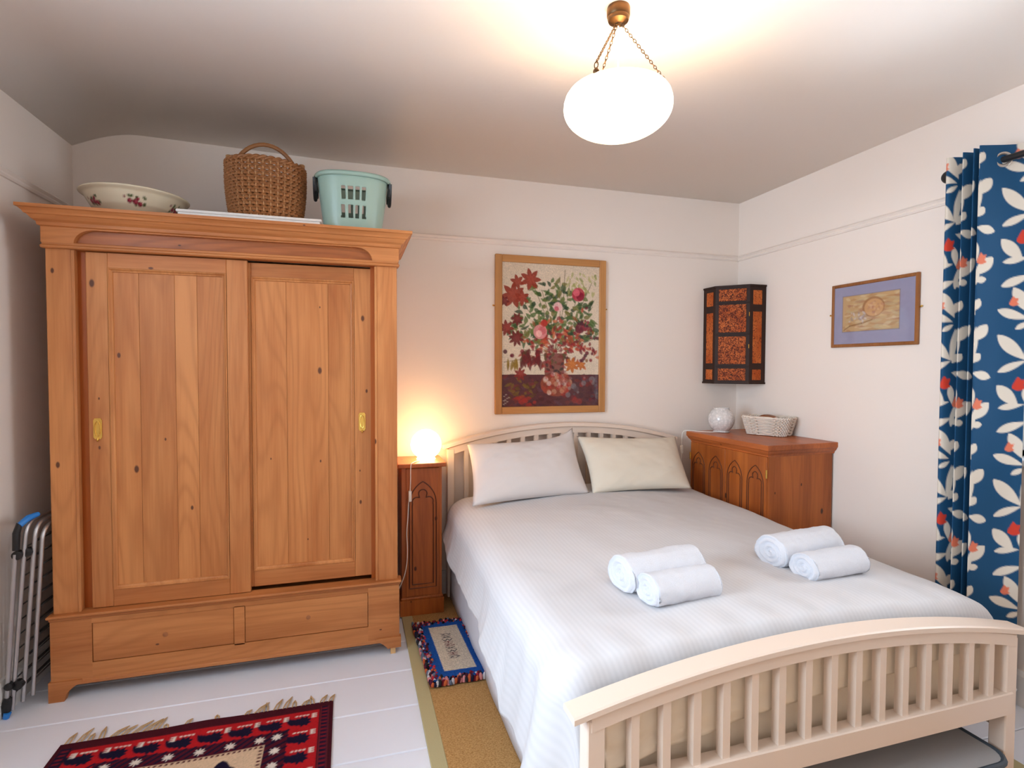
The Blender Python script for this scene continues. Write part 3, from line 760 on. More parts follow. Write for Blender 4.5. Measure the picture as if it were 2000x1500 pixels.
# =================================================================== BEDSIDE CABINET + LAMP
CX0, CX1, CY = -2.302, -2.066, -.262
t = thing('bedside_cabinet', 'tall narrow honey pine bedside cabinet with carved gothic arch beside wardrobe', 'cabinet', ((CX0+CX1)/2, -.14, 0))
obj('body', bx(CX0+.012, CX1-.012, CY+.012, -.02, .10, .80), M['honey_side'], t, False)
obj('top', bx(CX0-.010, CX1+.010, CY-.018, -.015, .800, .822, bev=.005, seg=2), M['honey_top'], t, False)
bm = B(); box(bm, CX0+.002, CX1-.002, CY-.002, -.031, .009, .092); box(bm, CX0+.005, CX1-.005, CY+.002, -.02, .09, .104, bev=.004)
obj('plinth', bm, M['honey'], t, False)
obj('front_frame', bx(CX0+.012, CX1-.012, CY+.006, CY+.014, .102, .80), M['honey'], t, False)
d = obj('door', bx(CX0+.034, CX1-.026, CY, CY+.008, .112, .795, bev=.002), M['honey'], t, False)
xm = (CX0+CX1)/2+.004
bm = gothic(B(), lambda u, v: (xm+u, CY-.0002, .155+v), .142, .585, .0034)
obj('carved_arch', bm, M['honey_carve'], d, label='carved gothic trefoil arch')

GL = (-2.150, -.165)
t = thing('globe_lamp', 'glowing mosaic glass globe lamp on the narrow bedside cabinet', 'lamp', (GL[0], GL[1], .822))
R = .083; zc0 = .822+.086
prof = [(.045, -.085), (.052, -.080)]+[(R*math.cos(a), R*.98*math.sin(a)) for a in np.linspace(-1.0, 1.25, 18)]+[(.026, .079)]
obj('globe', lathe(B(), prof, (GL[0], GL[1], zc0), 40), M['globe_lit'], t)
obj('lamp_holder', lathe(B(), [(0, 0), (.040, 0), (.040, .006), (.016, .010), (.014, .03), (0, .03)], (GL[0], GL[1], .822), 24), M['cable'], t)
cab = [(-2.185, -.18, .826), (-2.212, -.225, .826), (-2.232, -.262, .826), (-2.244, -.288, .822), (-2.247, -.291, .79), (-2.247, -.286, .74), (-2.249, -.278, .68), (-2.256, -.276, .62), (-2.260, -.275, .54), (-2.266, -.276, .46), (-2.263, -.277, .38), (-2.266, -.277, .30), (-2.280, -.275, .23), (-2.306, -.27, .165)]
def smooth_path(p, n=6):
    p = [Vector(q) for q in p]; out = []
    for i in range(len(p)-1):
        a, b, c_, d_ = p[max(i-1, 0)], p[i], p[i+1], p[min(i+2, len(p)-1)]
        for k in range(n):
            s = k/n; out.append(.5*((2*b)+(c_-a)*s+(2*a-5*b+4*c_-d_)*s*s+(-a+3*b-3*c_+d_)*s**3))
    return out+[p[-1]]
cb_ = obj('cable', tube(B(), smooth_path(cab), .0026, 6), M['cable'], t)
obj('inline_switch', bx(-2.2575, -2.2415, -.289, -.270, .625, .682, bev=.004, seg=2), M['cable'], cb_)

# =================================================================== BED
t = thing('bed', 'cream painted double bed frame with arched slatted headboard and footboard', 'bed', (-1.285, -1.0, 0))
HX0, HX1 = -2.03, -.535; FX0, FX1 = -2.012, -.558
def archz(x, x0, x1, ze, zm): u = (x-(x0+x1)/2)/((x1-x0)/2); return ze+(zm-ze)*(1-u*u)
def arch_rail(x0, x1, y0, y1, zlo, zhi, ze, zm, n=40, bev=True):
    bm = B(); rows = []
    for i in range(n+1):
        x = x0+(x1-x0)*i/n; z = archz(x, x0, x1, ze, zm); b = .004 if bev else .0005
        rows.append([bm.verts.new(p) for p in ((x, y0, z+zlo), (x, y1, z+zlo), (x, y1, z+zhi-b), (x, y1-b, z+zhi), (x, y0+b, z+zhi), (x, y0, z+zhi-b))])
    for A, Bq in zip(rows, rows[1:]):
        for k in range(6): bm.faces.new((A[k], A[(k+1) % 6], Bq[(k+1) % 6], Bq[k]))
    bm.faces.new(rows[0]); bm.faces.new(rows[-1][::-1]); return bm
# headboard
for x in (HX0+.012, HX1-.052): obj('head_post', bx(x, x+.040, -.085, -.035, .008, .862, bev=.003), M['cream'], t, False)
obj('head_cap_rail', arch_rail(HX0-.012, HX1+.012, -.095, -.025, -.022, 0, .886, .996), M['cream'], t)
obj('head_top_rail', arch_rail(HX0+.022, HX1-.022, -.082, -.045, -.062, -.020, .888, .996), M['cream'], t)
obj('head_low_rail', bx(HX0+.05, HX1-.05, -.085, -.045, .33, .40, bev=.003), M['cream'], t, False)
xs = [HX0+.052+(HX1-HX0-.104)*(i+.5)/17 for i in range(17)]
xs = [-1.3086+.0853*(i-8) for i in range(17)]
for x in xs: obj('head_slat', bx(x-.012, x+.012, -.078, -.054, .398, archz(x, HX0, HX1, .888, .996)-.055), M['cream'], t, False)
# footboard
for x in (FX0, FX1-.046): obj('foot_post', bx(x, x+.046, -1.992, -1.945, .008, .500, bev=.003), M['cream'], t, False)
obj('foot_cap_rail', arch_rail(-2.050, -.520, -2.003, -1.934, -.017, 0, .521, .604), M['cream'], t)
obj('foot_top_rail', arch_rail(FX0+.010, FX1-.010, -1.994, -1.956, -.052, -.014, .525, .604), M['cream'], t)
obj('foot_low_rail', bx(FX0+.02, FX1-.02, -1.998, -1.950, .262, .331, bev=.003), M['cream'], t, False)
for i in range(15):
    x = -1.884+1.218*i/14
    obj('foot_slat', bx(x-.011, x+.011, -1.988, -1.962, .330, archz(x, FX0, FX1, .525, .604)-.045), M['cream'], t, False)
for x in (FX0+.006, FX1-.034): obj('side_rail', bx(x, x+.028, -1.95, -.08, .20, .33, bev=.003), M['cream'], t, False)
obj('centre_leg', bx(-1.31, -1.26, -1.05, -1.0, .008, .20), M['cream'], t, False)
obj('slat_base', bx(FX0+.034, FX1-.034, -1.94, -.09, .285, .31), M['cream'], t, False)
# mattress
o = obj('mattress', bx(-1.950, -.620, -1.855, -.10, .31, .535, bev=.06, seg=4), M['mattress'])
solo(o, 'thick mattress under the white duvet on the cream bed', 'mattress')
# valance sheet
def ns(x, y, z): return mnoise.noise(Vector((x, y, z)))
bm = B(); pts = []
n = 60
path = [(-1.995, -.10-1.80*i/50) for i in range(51)]
rows = []
for z_i in range(9):
    z = .50-.488*z_i/8
    rows.append([bm.verts.new((x-.010*(z_i/8)+.006*ns(0, yy*5, z*1.5)*z_i/8, yy, z)) for x, yy in path])
for A, Bq in zip(rows, rows[1:]):
    for k in range(len(path)-1): bm.faces.new((A[k], A[k+1], Bq[k+1], Bq[k]))
o = obj('valance', bm, M['sheet'], smooth='all'); add_solid(o, .003)
solo(o, 'plain white valance hanging to the carpet below the duvet', 'valance')
# foot sheet hanging behind the slats
X, Z = np.meshgrid(np.linspace(-1.955, -.615, 140), np.linspace(.49, .30, 30))
Yg = np.zeros_like(X)
for j in range(X.shape[0]):
    for i in range(X.shape[1]): Yg[j, i] = -1.929+.006*ns(X[j, i]*7, Z[j, i]*3, 3)-.004*ns(X[j, i]*20, Z[j, i]*12, 1)
o = grid_mesh('foot_sheet', X, Yg, Z, None, plain('beige_sheet', S(238, 220, 196), .85, spec=.15)); add_solid(o, .003, 1)
solo(o, 'pale beige sheet tucked behind the footboard slats', 'sheet')

# duvet
def hemz(y):
    p = [(-.20, .41), (-.35, .355), (-.50, .325), (-.9, .345), (-1.25, .325), (-1.44, .285), (-1.47, .215), (-1.62, .235), (-1.75, .23), (-1.96, .12)]
    for (a, za), (b, zb) in zip(p, p[1:]):
        if y <= a and y >= b: s = (a-y)/(a-b); return za+(zb-za)*s
    return p[0][1] if y > p[0][0] else p[-1][1]
def section(y):
    zt = .598+.010*math.sin((y+1)*2.2); r = .115; pts = []
    if y < -1.80: zt -= .03*((-1.80-y)/.15)**2*1.1
    hz = hemz(y); xo = -2.060-.010*math.sin(y*3.1)+(.045*((-1.80-y)/.155)**2 if y < -1.80 else 0); xi = -.500
    xt0 = xo+r*1.25; xt1 = xi-r*1.25
    # left hang (bottom to top)
    for i in range(24): z = hz+(zt-r-hz)*i/24; pts.append((xo-.016*(1-i/24)**2+.018*(i/24), z, 1-i/24*.55))
    for i in range(12): a = PI-(PI/2)*i/12; pts.append((xt0+r*1.25*math.cos(a)+.018*math.cos(a)**2*-0+.018*(1-i/12), zt-r+r*math.sin(a), .45*(1-i/12)))
    for i in range(70):
        u = i/70; x = xt0+(xt1-xt0)*u; pts.append((x, zt+.030*math.sin(PI*u)**.8, 0))
    for i in range(12): a = PI/2-(PI/2)*i/12; pts.append((xt1+r*1.25*math.cos(a), zt-r+r*math.sin(a), .45*i/12))
    for i in range(21): z = (zt-r)-(zt-r-.30)*i/20; pts.append((xi+.01*i/20, z, .45+.55*i/20))
    return pts
ys = np.concatenate([np.linspace(-.20, -1.86, 130), np.linspace(-1.868, -1.955, 12)])
rows = []
for yy in ys: rows.append(section(yy))
A = np.array(rows); nj, ni = A.shape[:2]
X = A[:, :, 0].copy(); Z = A[:, :, 1].copy(); hang = A[:, :, 2]; Yg = np.repeat(ys[:, None], ni, 1)
S_ = np.concatenate([[0], np.cumsum(np.hypot(np.diff(X[60]), np.diff(Z[60])))])
for j in range(nj):
    for i in range(ni):
        y_, h_ = Yg[j, i], hang[j, i]; left = i < ni/2
        # drape folds on the hanging side
        f = h_*(.020*math.sin(y_*13+.8*ns(y_*2, 0, 0)+S_[i]*3)*max(0, -y_-.7)*.7+.012*ns(y_*6, S_[i]*2, 5)+.006*ns(y_*18, S_[i]*4, 2))
        foot = max(0, (-y_-1.55)/.4)*h_; f += foot*.030*math.sin(y_*34+S_[i]*2)
        X[j, i] += (-f if left else f)
        tw = (1-h_)
        Z[j, i] += tw*(.007*ns(X[j, i]*3, y_*3, 0)+.003*ns(X[j, i]*9, y_*6, 4)+.0012*ns(X[j, i]*25, y_*18, 8))
        ft = max(0, (-y_-1.72)/.22)
        Z[j, i] += tw*ft*.008*math.sin(X[j, i]*42+3*ns(X[j, i]*3, 0, 0)+y_*8)
        if y_ < -1.868:
            s = (-1.868-y_)/.087; wg = max(0, 1-h_)**.6; Z[j, i] -= .16*s**2*wg; Yg[j, i] = -1.868-.046*math.sin(s*PI/2)*wg-.087*s*(1-wg)
cols = np.zeros(X.shape+(3,)); cols[..., 0] = S_[None, :]/3.0
t = thing('duvet', 'white satin striped duvet spread over the bed', 'duvet', (-1.29, -1.1, .3))
o = grid_mesh('cover', X, Yg, Z, cols, M['duvet'], t); add_solid(o, .005, -1)
# the end of the duvet folded down behind the slats
xsn = np.linspace(-1.945, -.625, 150); X, V = np.meshgrid(xsn, np.linspace(0, 1, 26))
hem = .405+.055*np.clip((X+1.45)/.8, 0, 1)-.07*np.clip((-1.45-X)/.5, 0, 1)
ztp = .500+.075*(1-((X+1.285)/.68)**2); Z = ztp-(ztp-hem)*V; Yg = np.zeros_like(X)
for j in range(X.shape[0]):
    for i in range(X.shape[1]):
        wr = max(0, (-1.25-X[j, i])/.6)
        Yg[j, i] = -1.948-.002*V[j, i]+.004*ns(X[j, i]*8, V[j, i]*2, 3)-.005*wr*math.sin(V[j, i]*17+4*ns(X[j, i]*3.5, 1, 1)+math.sin(X[j, i]*14)*1.5)*V[j, i]
cols = np.zeros(X.shape+(3,)); cols[..., 0] = ((X+2)/3)
add_solid(grid_mesh('folded_end', X, Yg, Z, cols, plain('duvet_reverse', S(244, 228, 206), .85, spec=.15), t), .008, 1)

# pillows
def pillow(label, TL, TR, BL, BR, T, mat, seed, group, ear=0):
    TL, TR, BL, BR = map(Vector, (TL, TR, BL, BR)); n = 44
    nrm = (TR-TL).cross(TL-BL).normalized()
    if nrm.y > 0: nrm = -nrm
    cen = (TL+TR+BL+BR)/4
    verts = []; faces = []
    for side in (1, -1):
        for j in range(n+1):
            for i in range(n+1):
                u, v = i/n*2-1, j/n*2-1
                uu = u*(1-.055*(1-v*v)*abs(u)**2); vv = v*(1-(.15 if v > 0 else .06)*(1-u*u)*abs(v)**2)
                a, b = (uu+1)/2, (vv+1)/2
                p = (BL*(1-a)+BR*a)*(1-b)+(TL*(1-a)+TR*a)*b
                if ear: p = p+Vector((.0, .01, ear))*(((u+1)/2)**7*((v+1)/2)**4)
                h = T*max(0, (1-abs(u)**2.6))**.55*max(0, (1-abs(v)**2.6))**.55
                e = (1-abs(u)**6)*(1-abs(v)**6)
                h += e*(.006*ns(u*2.2+seed, v*2.2, 0)+.003*ns(u*6+seed, v*6, 2)+.004*ns((u-v)*7+seed, (u+v)*1.2, 4)*(abs(u)+abs(v))*.6)
                verts.append(p+nrm*(side*(.7 if side < 0 else 1)*h))
    m_ = (n+1)*(n+1)
    for s in range(2):
        for j in range(n):
            for i in range(n):
                q = [s*m_+j*(n+1)+i, s*m_+j*(n+1)+i+1, s*m_+(j+1)*(n+1)+i+1, s*m_+(j+1)*(n+1)+i]
                faces.append(q if s == 0 else q[::-1])
    me = bpy.data.meshes.new('pillow'); me.from_pydata([tuple(v) for v in verts], [], faces)
    bm = bmesh.new(); bm.from_mesh(me); bmesh.ops.remove_doubles(bm, verts=bm.verts[:], dist=1e-4)
    o = obj('pillow', bm, mat, smooth='all'); return solo(o, label, 'pillow', group)
pillow('white pillow with one corner standing up, on the globe lamp side', (-1.930, -.200, .908), (-1.285, -.175, .925), (-1.958, -.475, .628), (-1.290, -.425, .642), .080, M['pillow1'], 1, 'pillows against the headboard', .050)
pillow('ivory pillow against the headboard on the chest side', (-1.262, -.175, .925), (-.590, -.175, .900), (-1.275, -.430, .640), (-.672, -.470, .640), .075, M['pillow2'], 7, 'pillows against the headboard')

# rolled towels
def towel(label, c_, L, R, rot, seed):
    bm = B(); nx, nt_ = 40, 56; rows = []
    def ring(x, sc, dx=0):
        vs = []
        for k in range(nt_):
            th = 2*PI*k/nt_; r = R*sc*(1+.07*ns(math.cos(th)*1.5+seed, math.sin(th)*1.5, x*9)+.035*ns(x*34+seed, math.cos(th)*1.6, math.sin(th)*1.6)+.02*ns(x*90+seed, math.cos(th)*2, math.sin(th)*2))
            flap = .05*R*(1 if 0.4 < th < 2.0 else 0)
            yy, zz = (r+flap*sc)*math.cos(th)*1.12, (r+flap*sc)*math.sin(th)*.92
            zz = max(zz, -R*.72+.02*R*sc)
            vs.append(bm.verts.new((x+dx, yy, zz+R*.70)))
        return vs
    caps = []
    for e, sgn in ((-L/2, -1), (L/2, 1)):
        rs = []
        for q in range(13):
            sc = 1-q/13*.97; vs = ring(e, sc)
            for k, v in enumerate(vs):
                th = 2*PI*k/nt_; v.co.x += sgn*(.006*math.cos(2*PI*(sc*3.2-th/(2*PI)))-.004+.010*(1-sc)*0-(.010 if q == 0 else 0)*1+.004)
            rs.append(vs)
        caps.append(rs)
    body = [caps[0][0]]+[ring(-L/2+L*(i/nx), 1+.02*math.sin(PI*i/nx)) for i in range(1, nx)]+[caps[1][0]]
    for A, Bq in zip(body, body[1:]):
        for k in range(nt_): bm.faces.new((A[k], A[(k+1) % nt_], Bq[(k+1) % nt_], Bq[k]))
    for rs in caps:
        for A, Bq in zip(rs, rs[1:]):
            for k in range(nt_): bm.faces.new((A[k], A[(k+1) % nt_], Bq[(k+1) % nt_], Bq[k]))
        bm.faces.new(rs[-1])
    o = obj('rolled_towel', bm, M['towel'], smooth='all'); o.location = c_; o.rotation_euler = (0, 0, rot)
    o['label'] = label; o['category'] = 'towel'; o['group'] = 'rolled towels on the duvet'; return o
ZB = .618
towel('larger rolled white towel of the pair nearer the globe lamp side', (-1.560, -1.560, ZB), .300, .062, .10, 1)
towel('smaller rolled white towel of the pair nearer the globe lamp side', (-1.560, -1.682, ZB-.002), .240, .052, .05, 2)
towel('larger rolled white towel of the pair nearer the curtain', (-.930, -1.515, ZB), .305, .062, .10, 3)
towel('smaller rolled white towel of the pair nearer the curtain', (-.935, -1.652, ZB-.004), .255, .050, .06, 4)

# storage bag under the bed
t = thing('storage_bag', 'flat fabric storage bag with slate piping under the bed', 'storage bag', (-1.2, -1.6, .008))
def rrect(x0, x1, y0, y1, r, n=6):
    return [(x1-r+r*math.cos(a), y1-r+r*math.sin(a)) for a in np.linspace(0, PI/2, n)]+[(x0+r+r*math.cos(a), y1-r+r*math.sin(a)) for a in np.linspace(PI/2, PI, n)]+[(x0+r+r*math.cos(a), y0+r+r*math.sin(a)) for a in np.linspace(PI, 1.5*PI, n)]+[(x1-r+r*math.cos(a), y0+r+r*math.sin(a)) for a in np.linspace(1.5*PI, 2*PI, n)]
rp = rrect(-1.72, -.625, -2.03, -1.20, .06)
obj('bag_body', prism(B(), rp, 'Z', .009, .138), M['bagside'], t, False)
obj('bag_lid', prism(B(), [(x*1.0, y_) for x, y_ in rp], 'Z', .138, .150), M['bagtop'], t, False)
obj('piping', tube(B(), [(x, y_, .146) for x, y_ in rp], .009, 8, closed=True), M['piping'], t)

# =================================================================== GOTHIC CHEST
t = thing('gothic_chest', 'low honey pine cupboard with four carved gothic arches in the room corner', 'cupboard', (-.251, -.49, .0095), math.radians(2), world=False)
hx, hy = .238, .340     # half size of the top
obj('body', bx(-hx+.026, hx-.012, -hy+.024, hy-.02, .06, .872), M['honey'], t, False)
bm = B(); rows = []
for o_, z in ((-.026, .862), (-.022, .864), (-.020, .872), (-.010, .884), (-.004, .896), (0, .900), (0, .918), (-.003, .921)):
    rows.append([bm.verts.new(p) for p in ((-hx-o_, -hy-o_, z), (hx, -hy-o_, z), (hx, hy+o_, z), (-hx-o_, hy+o_, z))])
rows2 = []
bm.free(); bm = B(); rows = []
for o_, z in ((.026, .855), (.022, .857), (.020, .865), (.010, .877), (.004, .889), (0, .893), (0, .917), (.003, .920)):
    rows.append([bm.verts.new(p) for p in ((-hx+o_, -hy+o_, z), (hx, -hy+o_, z), (hx, hy-o_, z), (-hx+o_, hy-o_, z))])
for A, Bq in zip(rows, rows[1:]):
    for k in range(4): bm.faces.new((A[k], A[(k+1) % 4], Bq[(k+1) % 4], Bq[k]))
bm.faces.new(rows[0]); bm.faces.new(rows[-1][::-1])
obj('top', bm, M['honey_top'], t, False)
obj('plinth', bx(-hx+.015, hx-.012, -hy+.014, hy-.012, 0, .08, bev=.004), M['honey'], t, False)
yw = 2*hy-.05
for side in (0, 1):
    y0 = -hy+.026+side*(yw/2); y1 = y0+yw/2-.002
    d = obj('door', bx(-hx+.016, -hx+.028, y0, y1, .09, .856, bev=.002), M['honey_side'], t, False)
    bm = B()
    for q in (.25, .75):
        yc = y0+(y1-y0)*q
        gothic(bm, lambda u, v, yc=yc: (-hx+.0158, yc+u, .14+v), .118, .675, .0030)
    obj('carved_arches', bm, M['honey_carve'], d, label='pair of carved gothic arches')
    yh = y0-.002 if side == 0 else y1+.002
    bm = B(); tube(bm, [(-hx+.014, yh, .745), (-hx+.014, yh, .79)], .0045, 8)
    tube(bm, [(-hx+.014, yh, .20), (-hx+.014, yh, .245)], .0045, 8)
    obj('hinge', bm, M['brass'], d)
# unlit lamp
LX, LY_, LZ = -.315, -.255, .930
t = thing('glass_lamp', 'unlit frosted glass globe lamp with open top on the cupboard', 'lamp', (LX, LY_, LZ))
prof = [(.030, .0), (.050, .002)]+[(.079*math.cos(a), .078+.082*math.sin(a)) for a in np.linspace(-1.0, .95, 16)]+[(.048, .152)]
o = obj('globe', lathe(B(), prof, (LX, LY_, LZ), 40), M['fleck'], t); add_solid(o, .003)
obj('lamp_holder', lathe(B(), [(0, .001), (.028, .001), (.028, .006), (.014, .010), (.014, .05), (.018, .052), (.018, .085), (0, .09)], (LX, LY_, LZ), 20), M['cable'], t)
cab = [(-.345, -.275, .933), (-.40, -.262, .933), (-.455, -.215, .933), (-.482, -.165, .933), (-.505, -.135, .926), (-.512, -.13, .89), (-.514, -.13, .85), (-.516, -.13, .78), (-.516, -.13, .65), (-.512, -.13, .50)]
cb_ = obj('cable', tube(B(), smooth_path(cab), .0026, 6), M['cable'], t)
obj('inline_switch', bx(-.522, -.506, -.138, -.122, .785, .835, bev=.004, seg=2), M['cable'], cb_)
# white basket with a brush in it
def shp2(th, t_):
    a, b = .105+.028*t_, .072+.022*t_; x, y_ = sup(th, a, b, 5); return float(x), float(y_)
t = wicker('small_basket', 'whitewashed rectangular wicker basket on the cupboard', (-.128, -.452, .932), shp2, .105, 12, 26, .0048, M['whitewicker'], M['whitestake'], .006, math.radians(-62))
o = obj('hair_brush', lathe(B(), [(0, -.013), (.03, -.011), (.045, 0), (.03, .011), (0, .013)], (0, 0, 0), 24, 1.25, .75), plain('brown_wood', S(142, 84, 44), .4))
o.location = (-.125, -.44, 1.032); o.rotation_euler = (.35, .05, math.radians(-50)); o['label'] = 'oval brown wooden brush back showing above the white basket rim'; o['category'] = 'brush'
o = obj('basket_lining', prism(B(), [shp2(a, .3) for a in np.linspace(0, 2*PI, 40)[:-1]], 'Z', 0, .07), plain('folded_white_cloth', S(226, 214, 204), .9))
o.scale = (.88, .86, 1); o.location = (-.128, -.452, .937); o.rotation_euler = (0, 0, math.radians(-62)); o['label'] = 'pale cloth folded inside the white basket'; o['category'] = 'cloth'

# =================================================================== WALL THINGS
# corner cabinet
t = thing('corner_cabinet', 'small dark lacquered corner cabinet with amber scroll panels hung on the wall', 'cabinet', (-.12, -.12, 1.23))
plan = [(-.002, -.002), (-.272, -.002), (-.272, -.125), (-.125, -.268), (-.002, -.268)]
obj('body', prism(B(), plan, 'Z', 1.235, 1.853), M['ebony'], t, False)
for z0, z1 in ((1.229, 1.240), (1.850, 1.861)):
    obj('edge_board', prism(B(), [(-.002, -.002), (-.277, -.002), (-.277, -.127), (-.127, -.273), (-.002, -.273)], 'Z', z0, z1), M['ebony'], t, False)
def facebox(p0, p1, a0, a1, z0, z1, out, name, mat, parent, label=None):
    d = (Vector((p1[0], p1[1], 0))-Vector((p0[0], p0[1], 0))); L = d.length; d.normalize(); nn = Vector((d.y, -d.x, 0))
    if nn.y > 0 or (abs(nn.y) < 1e-6 and nn.x > 0): nn = -nn
    bm = B(); box(bm, a0*L, a1*L, -.003, out, z0, z1, bev=.0012)
    for v in bm.verts:
        q = v.co.copy(); p = Vector((p0[0], p0[1], 0))+d*q.x+nn*q.y; v.co = Vector((p.x, p.y, q.z))
    return obj(name, bm, mat, parent, False, label)
FL, FR = (-.272, -.125), (-.125, -.268)
for z0, z1, nm in ((1.760, 1.836, 'drawer'), (1.560, 1.737, 'door'), (1.357, 1.533, 'door'), (1.252, 1.328, 'drawer')):
    q = facebox(FL, FR, .10, .90, z0, z1, .004, nm, M['amber'], t)
    if nm == 'drawer':
        c0 = Vector(((FL[0]+FR[0])/2-.005, (FL[1]+FR[1])/2-.005, (z0+z1)/2)); nn = Vector((-1, -1, 0)).normalized()
        obj('knob', tube(B(), [c0, c0+nn*.006, c0+nn*.009], [.003, .005, .003], 10), M['ebony'], q)
    else:
        obj('hinge', tube(B(), [Vector((-.131, -.271, z0+.10)), Vector((-.131, -.271, z0+.125))], .0025, 6), M['brass'], q)
for z in (1.748, 1.547, 1.342): facebox(FL, FR, .02, .98, z-.004, z+.004, .007, 'divider', M['ebony'], t)
for pa, pb in (((-.272, -.012), (-.272, -.125)), ((-.125, -.268), (-.012, -.268))):
    for z0, z1 in ((1.255, 1.322), (1.362, 1.690), (1.735, 1.825)): facebox(pa, pb, .22, .80, z0, z1, .003, 'side_inlay', M['amber_plain'], t)

def framed(name, label, wall, a0, a1, z0, z1, fw_, mats, art, inset=0.0, depth=.022):
    """wall 'B' (y=0) with a along x, or 'R' (x=0) with a along y (a0 far end, a1 near end)"""
    mid = (a0+a1)/2
    t = thing(name, label, 'picture', (mid, -.01, z0) if wall == 'B' else (-.01, mid, z0))
    def bb(p0, p1, q0, q1, d0, d1, bev=0):
        p0, p1 = min(p0, p1), max(p0, p1)
        return bx(p0, p1, -d1, -d0, q0, q1, bev=bev) if wall == 'B' else bx(-d1, -d0, p0, p1, q0, q1, bev=bev)
    s = 1 if a1 > a0 else -1
    obj('frame_side', bb(a0, a0+s*fw_, z0, z1, .002, depth, .003), mats[0], t, False); obj('frame_side', bb(a1-s*fw_, a1, z0, z1, .002, depth, .003), mats[0], t, False)
    obj('frame_rail', bb(a0+s*fw_, a1-s*fw_, z0, z0+fw_, .002, depth, .003), mats[1], t, False); obj('frame_rail', bb(a0+s*fw_, a1-s*fw_, z1-fw_, z1, .002, depth, .003), mats[1], t, False)
    ny, nx = art.shape[:2]
    U, V = np.meshgrid(np.linspace(a0+s*fw_*.8, a1-s*fw_*.8, nx), np.linspace(z1-fw_*.8, z0+fw_*.8, ny))
    C_ = np.full_like(U, -.011)
    o = grid_mesh('picture_print', U, C_, V, art, M['attr_art'], t) if wall == 'B' else grid_mesh('picture_print', C_, U, V, art, M['attr_art'], t)
    obj('backing', bb(a0+s*.005, a1-s*.005, z0+.005, z1-.005, .001, .010), plain(name+'_backing', S(150, 120, 90), .8), t, False)
    for a, dr in ((a0, -s), (a1, s)):
        zz = z0+(z1-z0)*(.68 if wall == 'B' else .52)
        p = lambda q, d, z: (q, -d, z) if wall == 'B' else (-d, q, z)
        obj('hanging_hook', tube(B(), [p(a-dr*.004, .008, zz), p(a+dr*.008, .008, zz), p(a+dr*.012, .010, zz+.003)], [.003, .0035, .005], 8), M['brass'], t)
    return t
# flower painting
W_, Hh = .67, .90
c = Canvas(W_, Hh, 190, 256, S(250, 240, 214)); rr = random.Random(21)
def pt(zx, zy): return ((zx-172)/(943-172)*W_, (zy-182)/(1345-182)*Hh)
def L_(x0, y0, x1, y1, w, col, a=.9, bend=0): p, q = pt(x0, y0), pt(x1, y1); c.lens(p[0], p[1], q[0], q[1], w*W_/771, col, a, bend)
for i in range(220): c.disc(rr.uniform(0, W_), rr.uniform(0, .7), rr.uniform(.02, .05), tuple(np.array(S(248, 238, 210))*rr.uniform(.92, 1.04)), .25)
c.rect(0, W_, pt(0, 1078)[1], Hh, S(70, 44, 48))
for i in range(160):
    x, y_ = rr.uniform(0, W_), rr.uniform(pt(0, 1090)[1], Hh); c.lens(x, y_, x+rr.uniform(-.06, .06), y_+rr.uniform(-.03, .03), .02, S(*rr.choice(((52, 34, 40), (104, 62, 60), (60, 40, 60), (120, 50, 44), (84, 72, 84), (40, 28, 34)))), .6)
for i in range(26): x, y_ = rr.uniform(215, 440), rr.uniform(1120, 1260); L_(x, y_, x+rr.uniform(-70, 70), y_+rr.uniform(-50, 60), 22, S(*rr.choice(((92, 84, 26), (120, 108, 34), (70, 64, 26)))), .7)
for i in range(14): x, y_ = rr.uniform(280, 420), rr.uniform(1260, 1330); L_(x, y_, x+rr.uniform(-60, 60), y_+rr.uniform(-20, 20), 26, S(166, 50, 40), .7)
grn = [(64, 92, 44), (86, 112, 52), (46, 74, 44), (110, 122, 60), (122, 116, 52)]
base = (580, 900)
for tx, ty in ((400, 320), (300, 460), (620, 290), (660, 230), (760, 430), (880, 520), (870, 330), (250, 640), (200, 980), (330, 880), (480, 400), (800, 640), (900, 780), (700, 300), (290, 780)):
    p0, p1 = pt(*base), pt(tx, ty); c.line([p0, ((p0[0]+p1[0])/2+.02, (p0[1]+p1[1])/2), p1], .004, S(104, 84, 46), .8)
for i in range(270):
    k_ = rr.random(); a = rr.uniform(-2.9, -.25); r = rr.uniform(120, 480)*(.9 if abs(a+1.57) > .8 else 1)
    x, y_ = 570+r*math.cos(a)*.85, 880+r*math.sin(a)*1.15
    if y_ < 300 and x < 560: continue
    if not (185 < x < 925) or y_ < 240: continue
    b = rr.uniform(0, 2*PI); l = rr.uniform(40, 85); L_(x, y_, x+l*math.cos(b), y_+l*math.sin(b), rr.uniform(18, 34), S(*rr.choice(grn)), .85, .1)
for i in range(42):
    x, y_ = rr.uniform(690, 910), rr.uniform(240, 400); L_(x, y_, x+rr.uniform(-30, 40), y_+rr.uniform(20, 60), 18, S(*rr.choice(((176, 172, 110), (150, 152, 90), (196, 186, 130)))), .7)
for i in range(150):
    x, y_ = rr.gauss(640, 150), rr.gauss(820, 90); b = rr.uniform(0, 2*PI); l = rr.uniform(30, 70)
    if 180 < x < 930 and y_ < 1050: L_(x, y_, x+l*math.cos(b), y_+l*math.sin(b), 22, S(*rr.choice(((168, 44, 36), (140, 34, 44), (186, 78, 50), (120, 30, 46), (206, 120, 80), (150, 90, 40)))), .8)
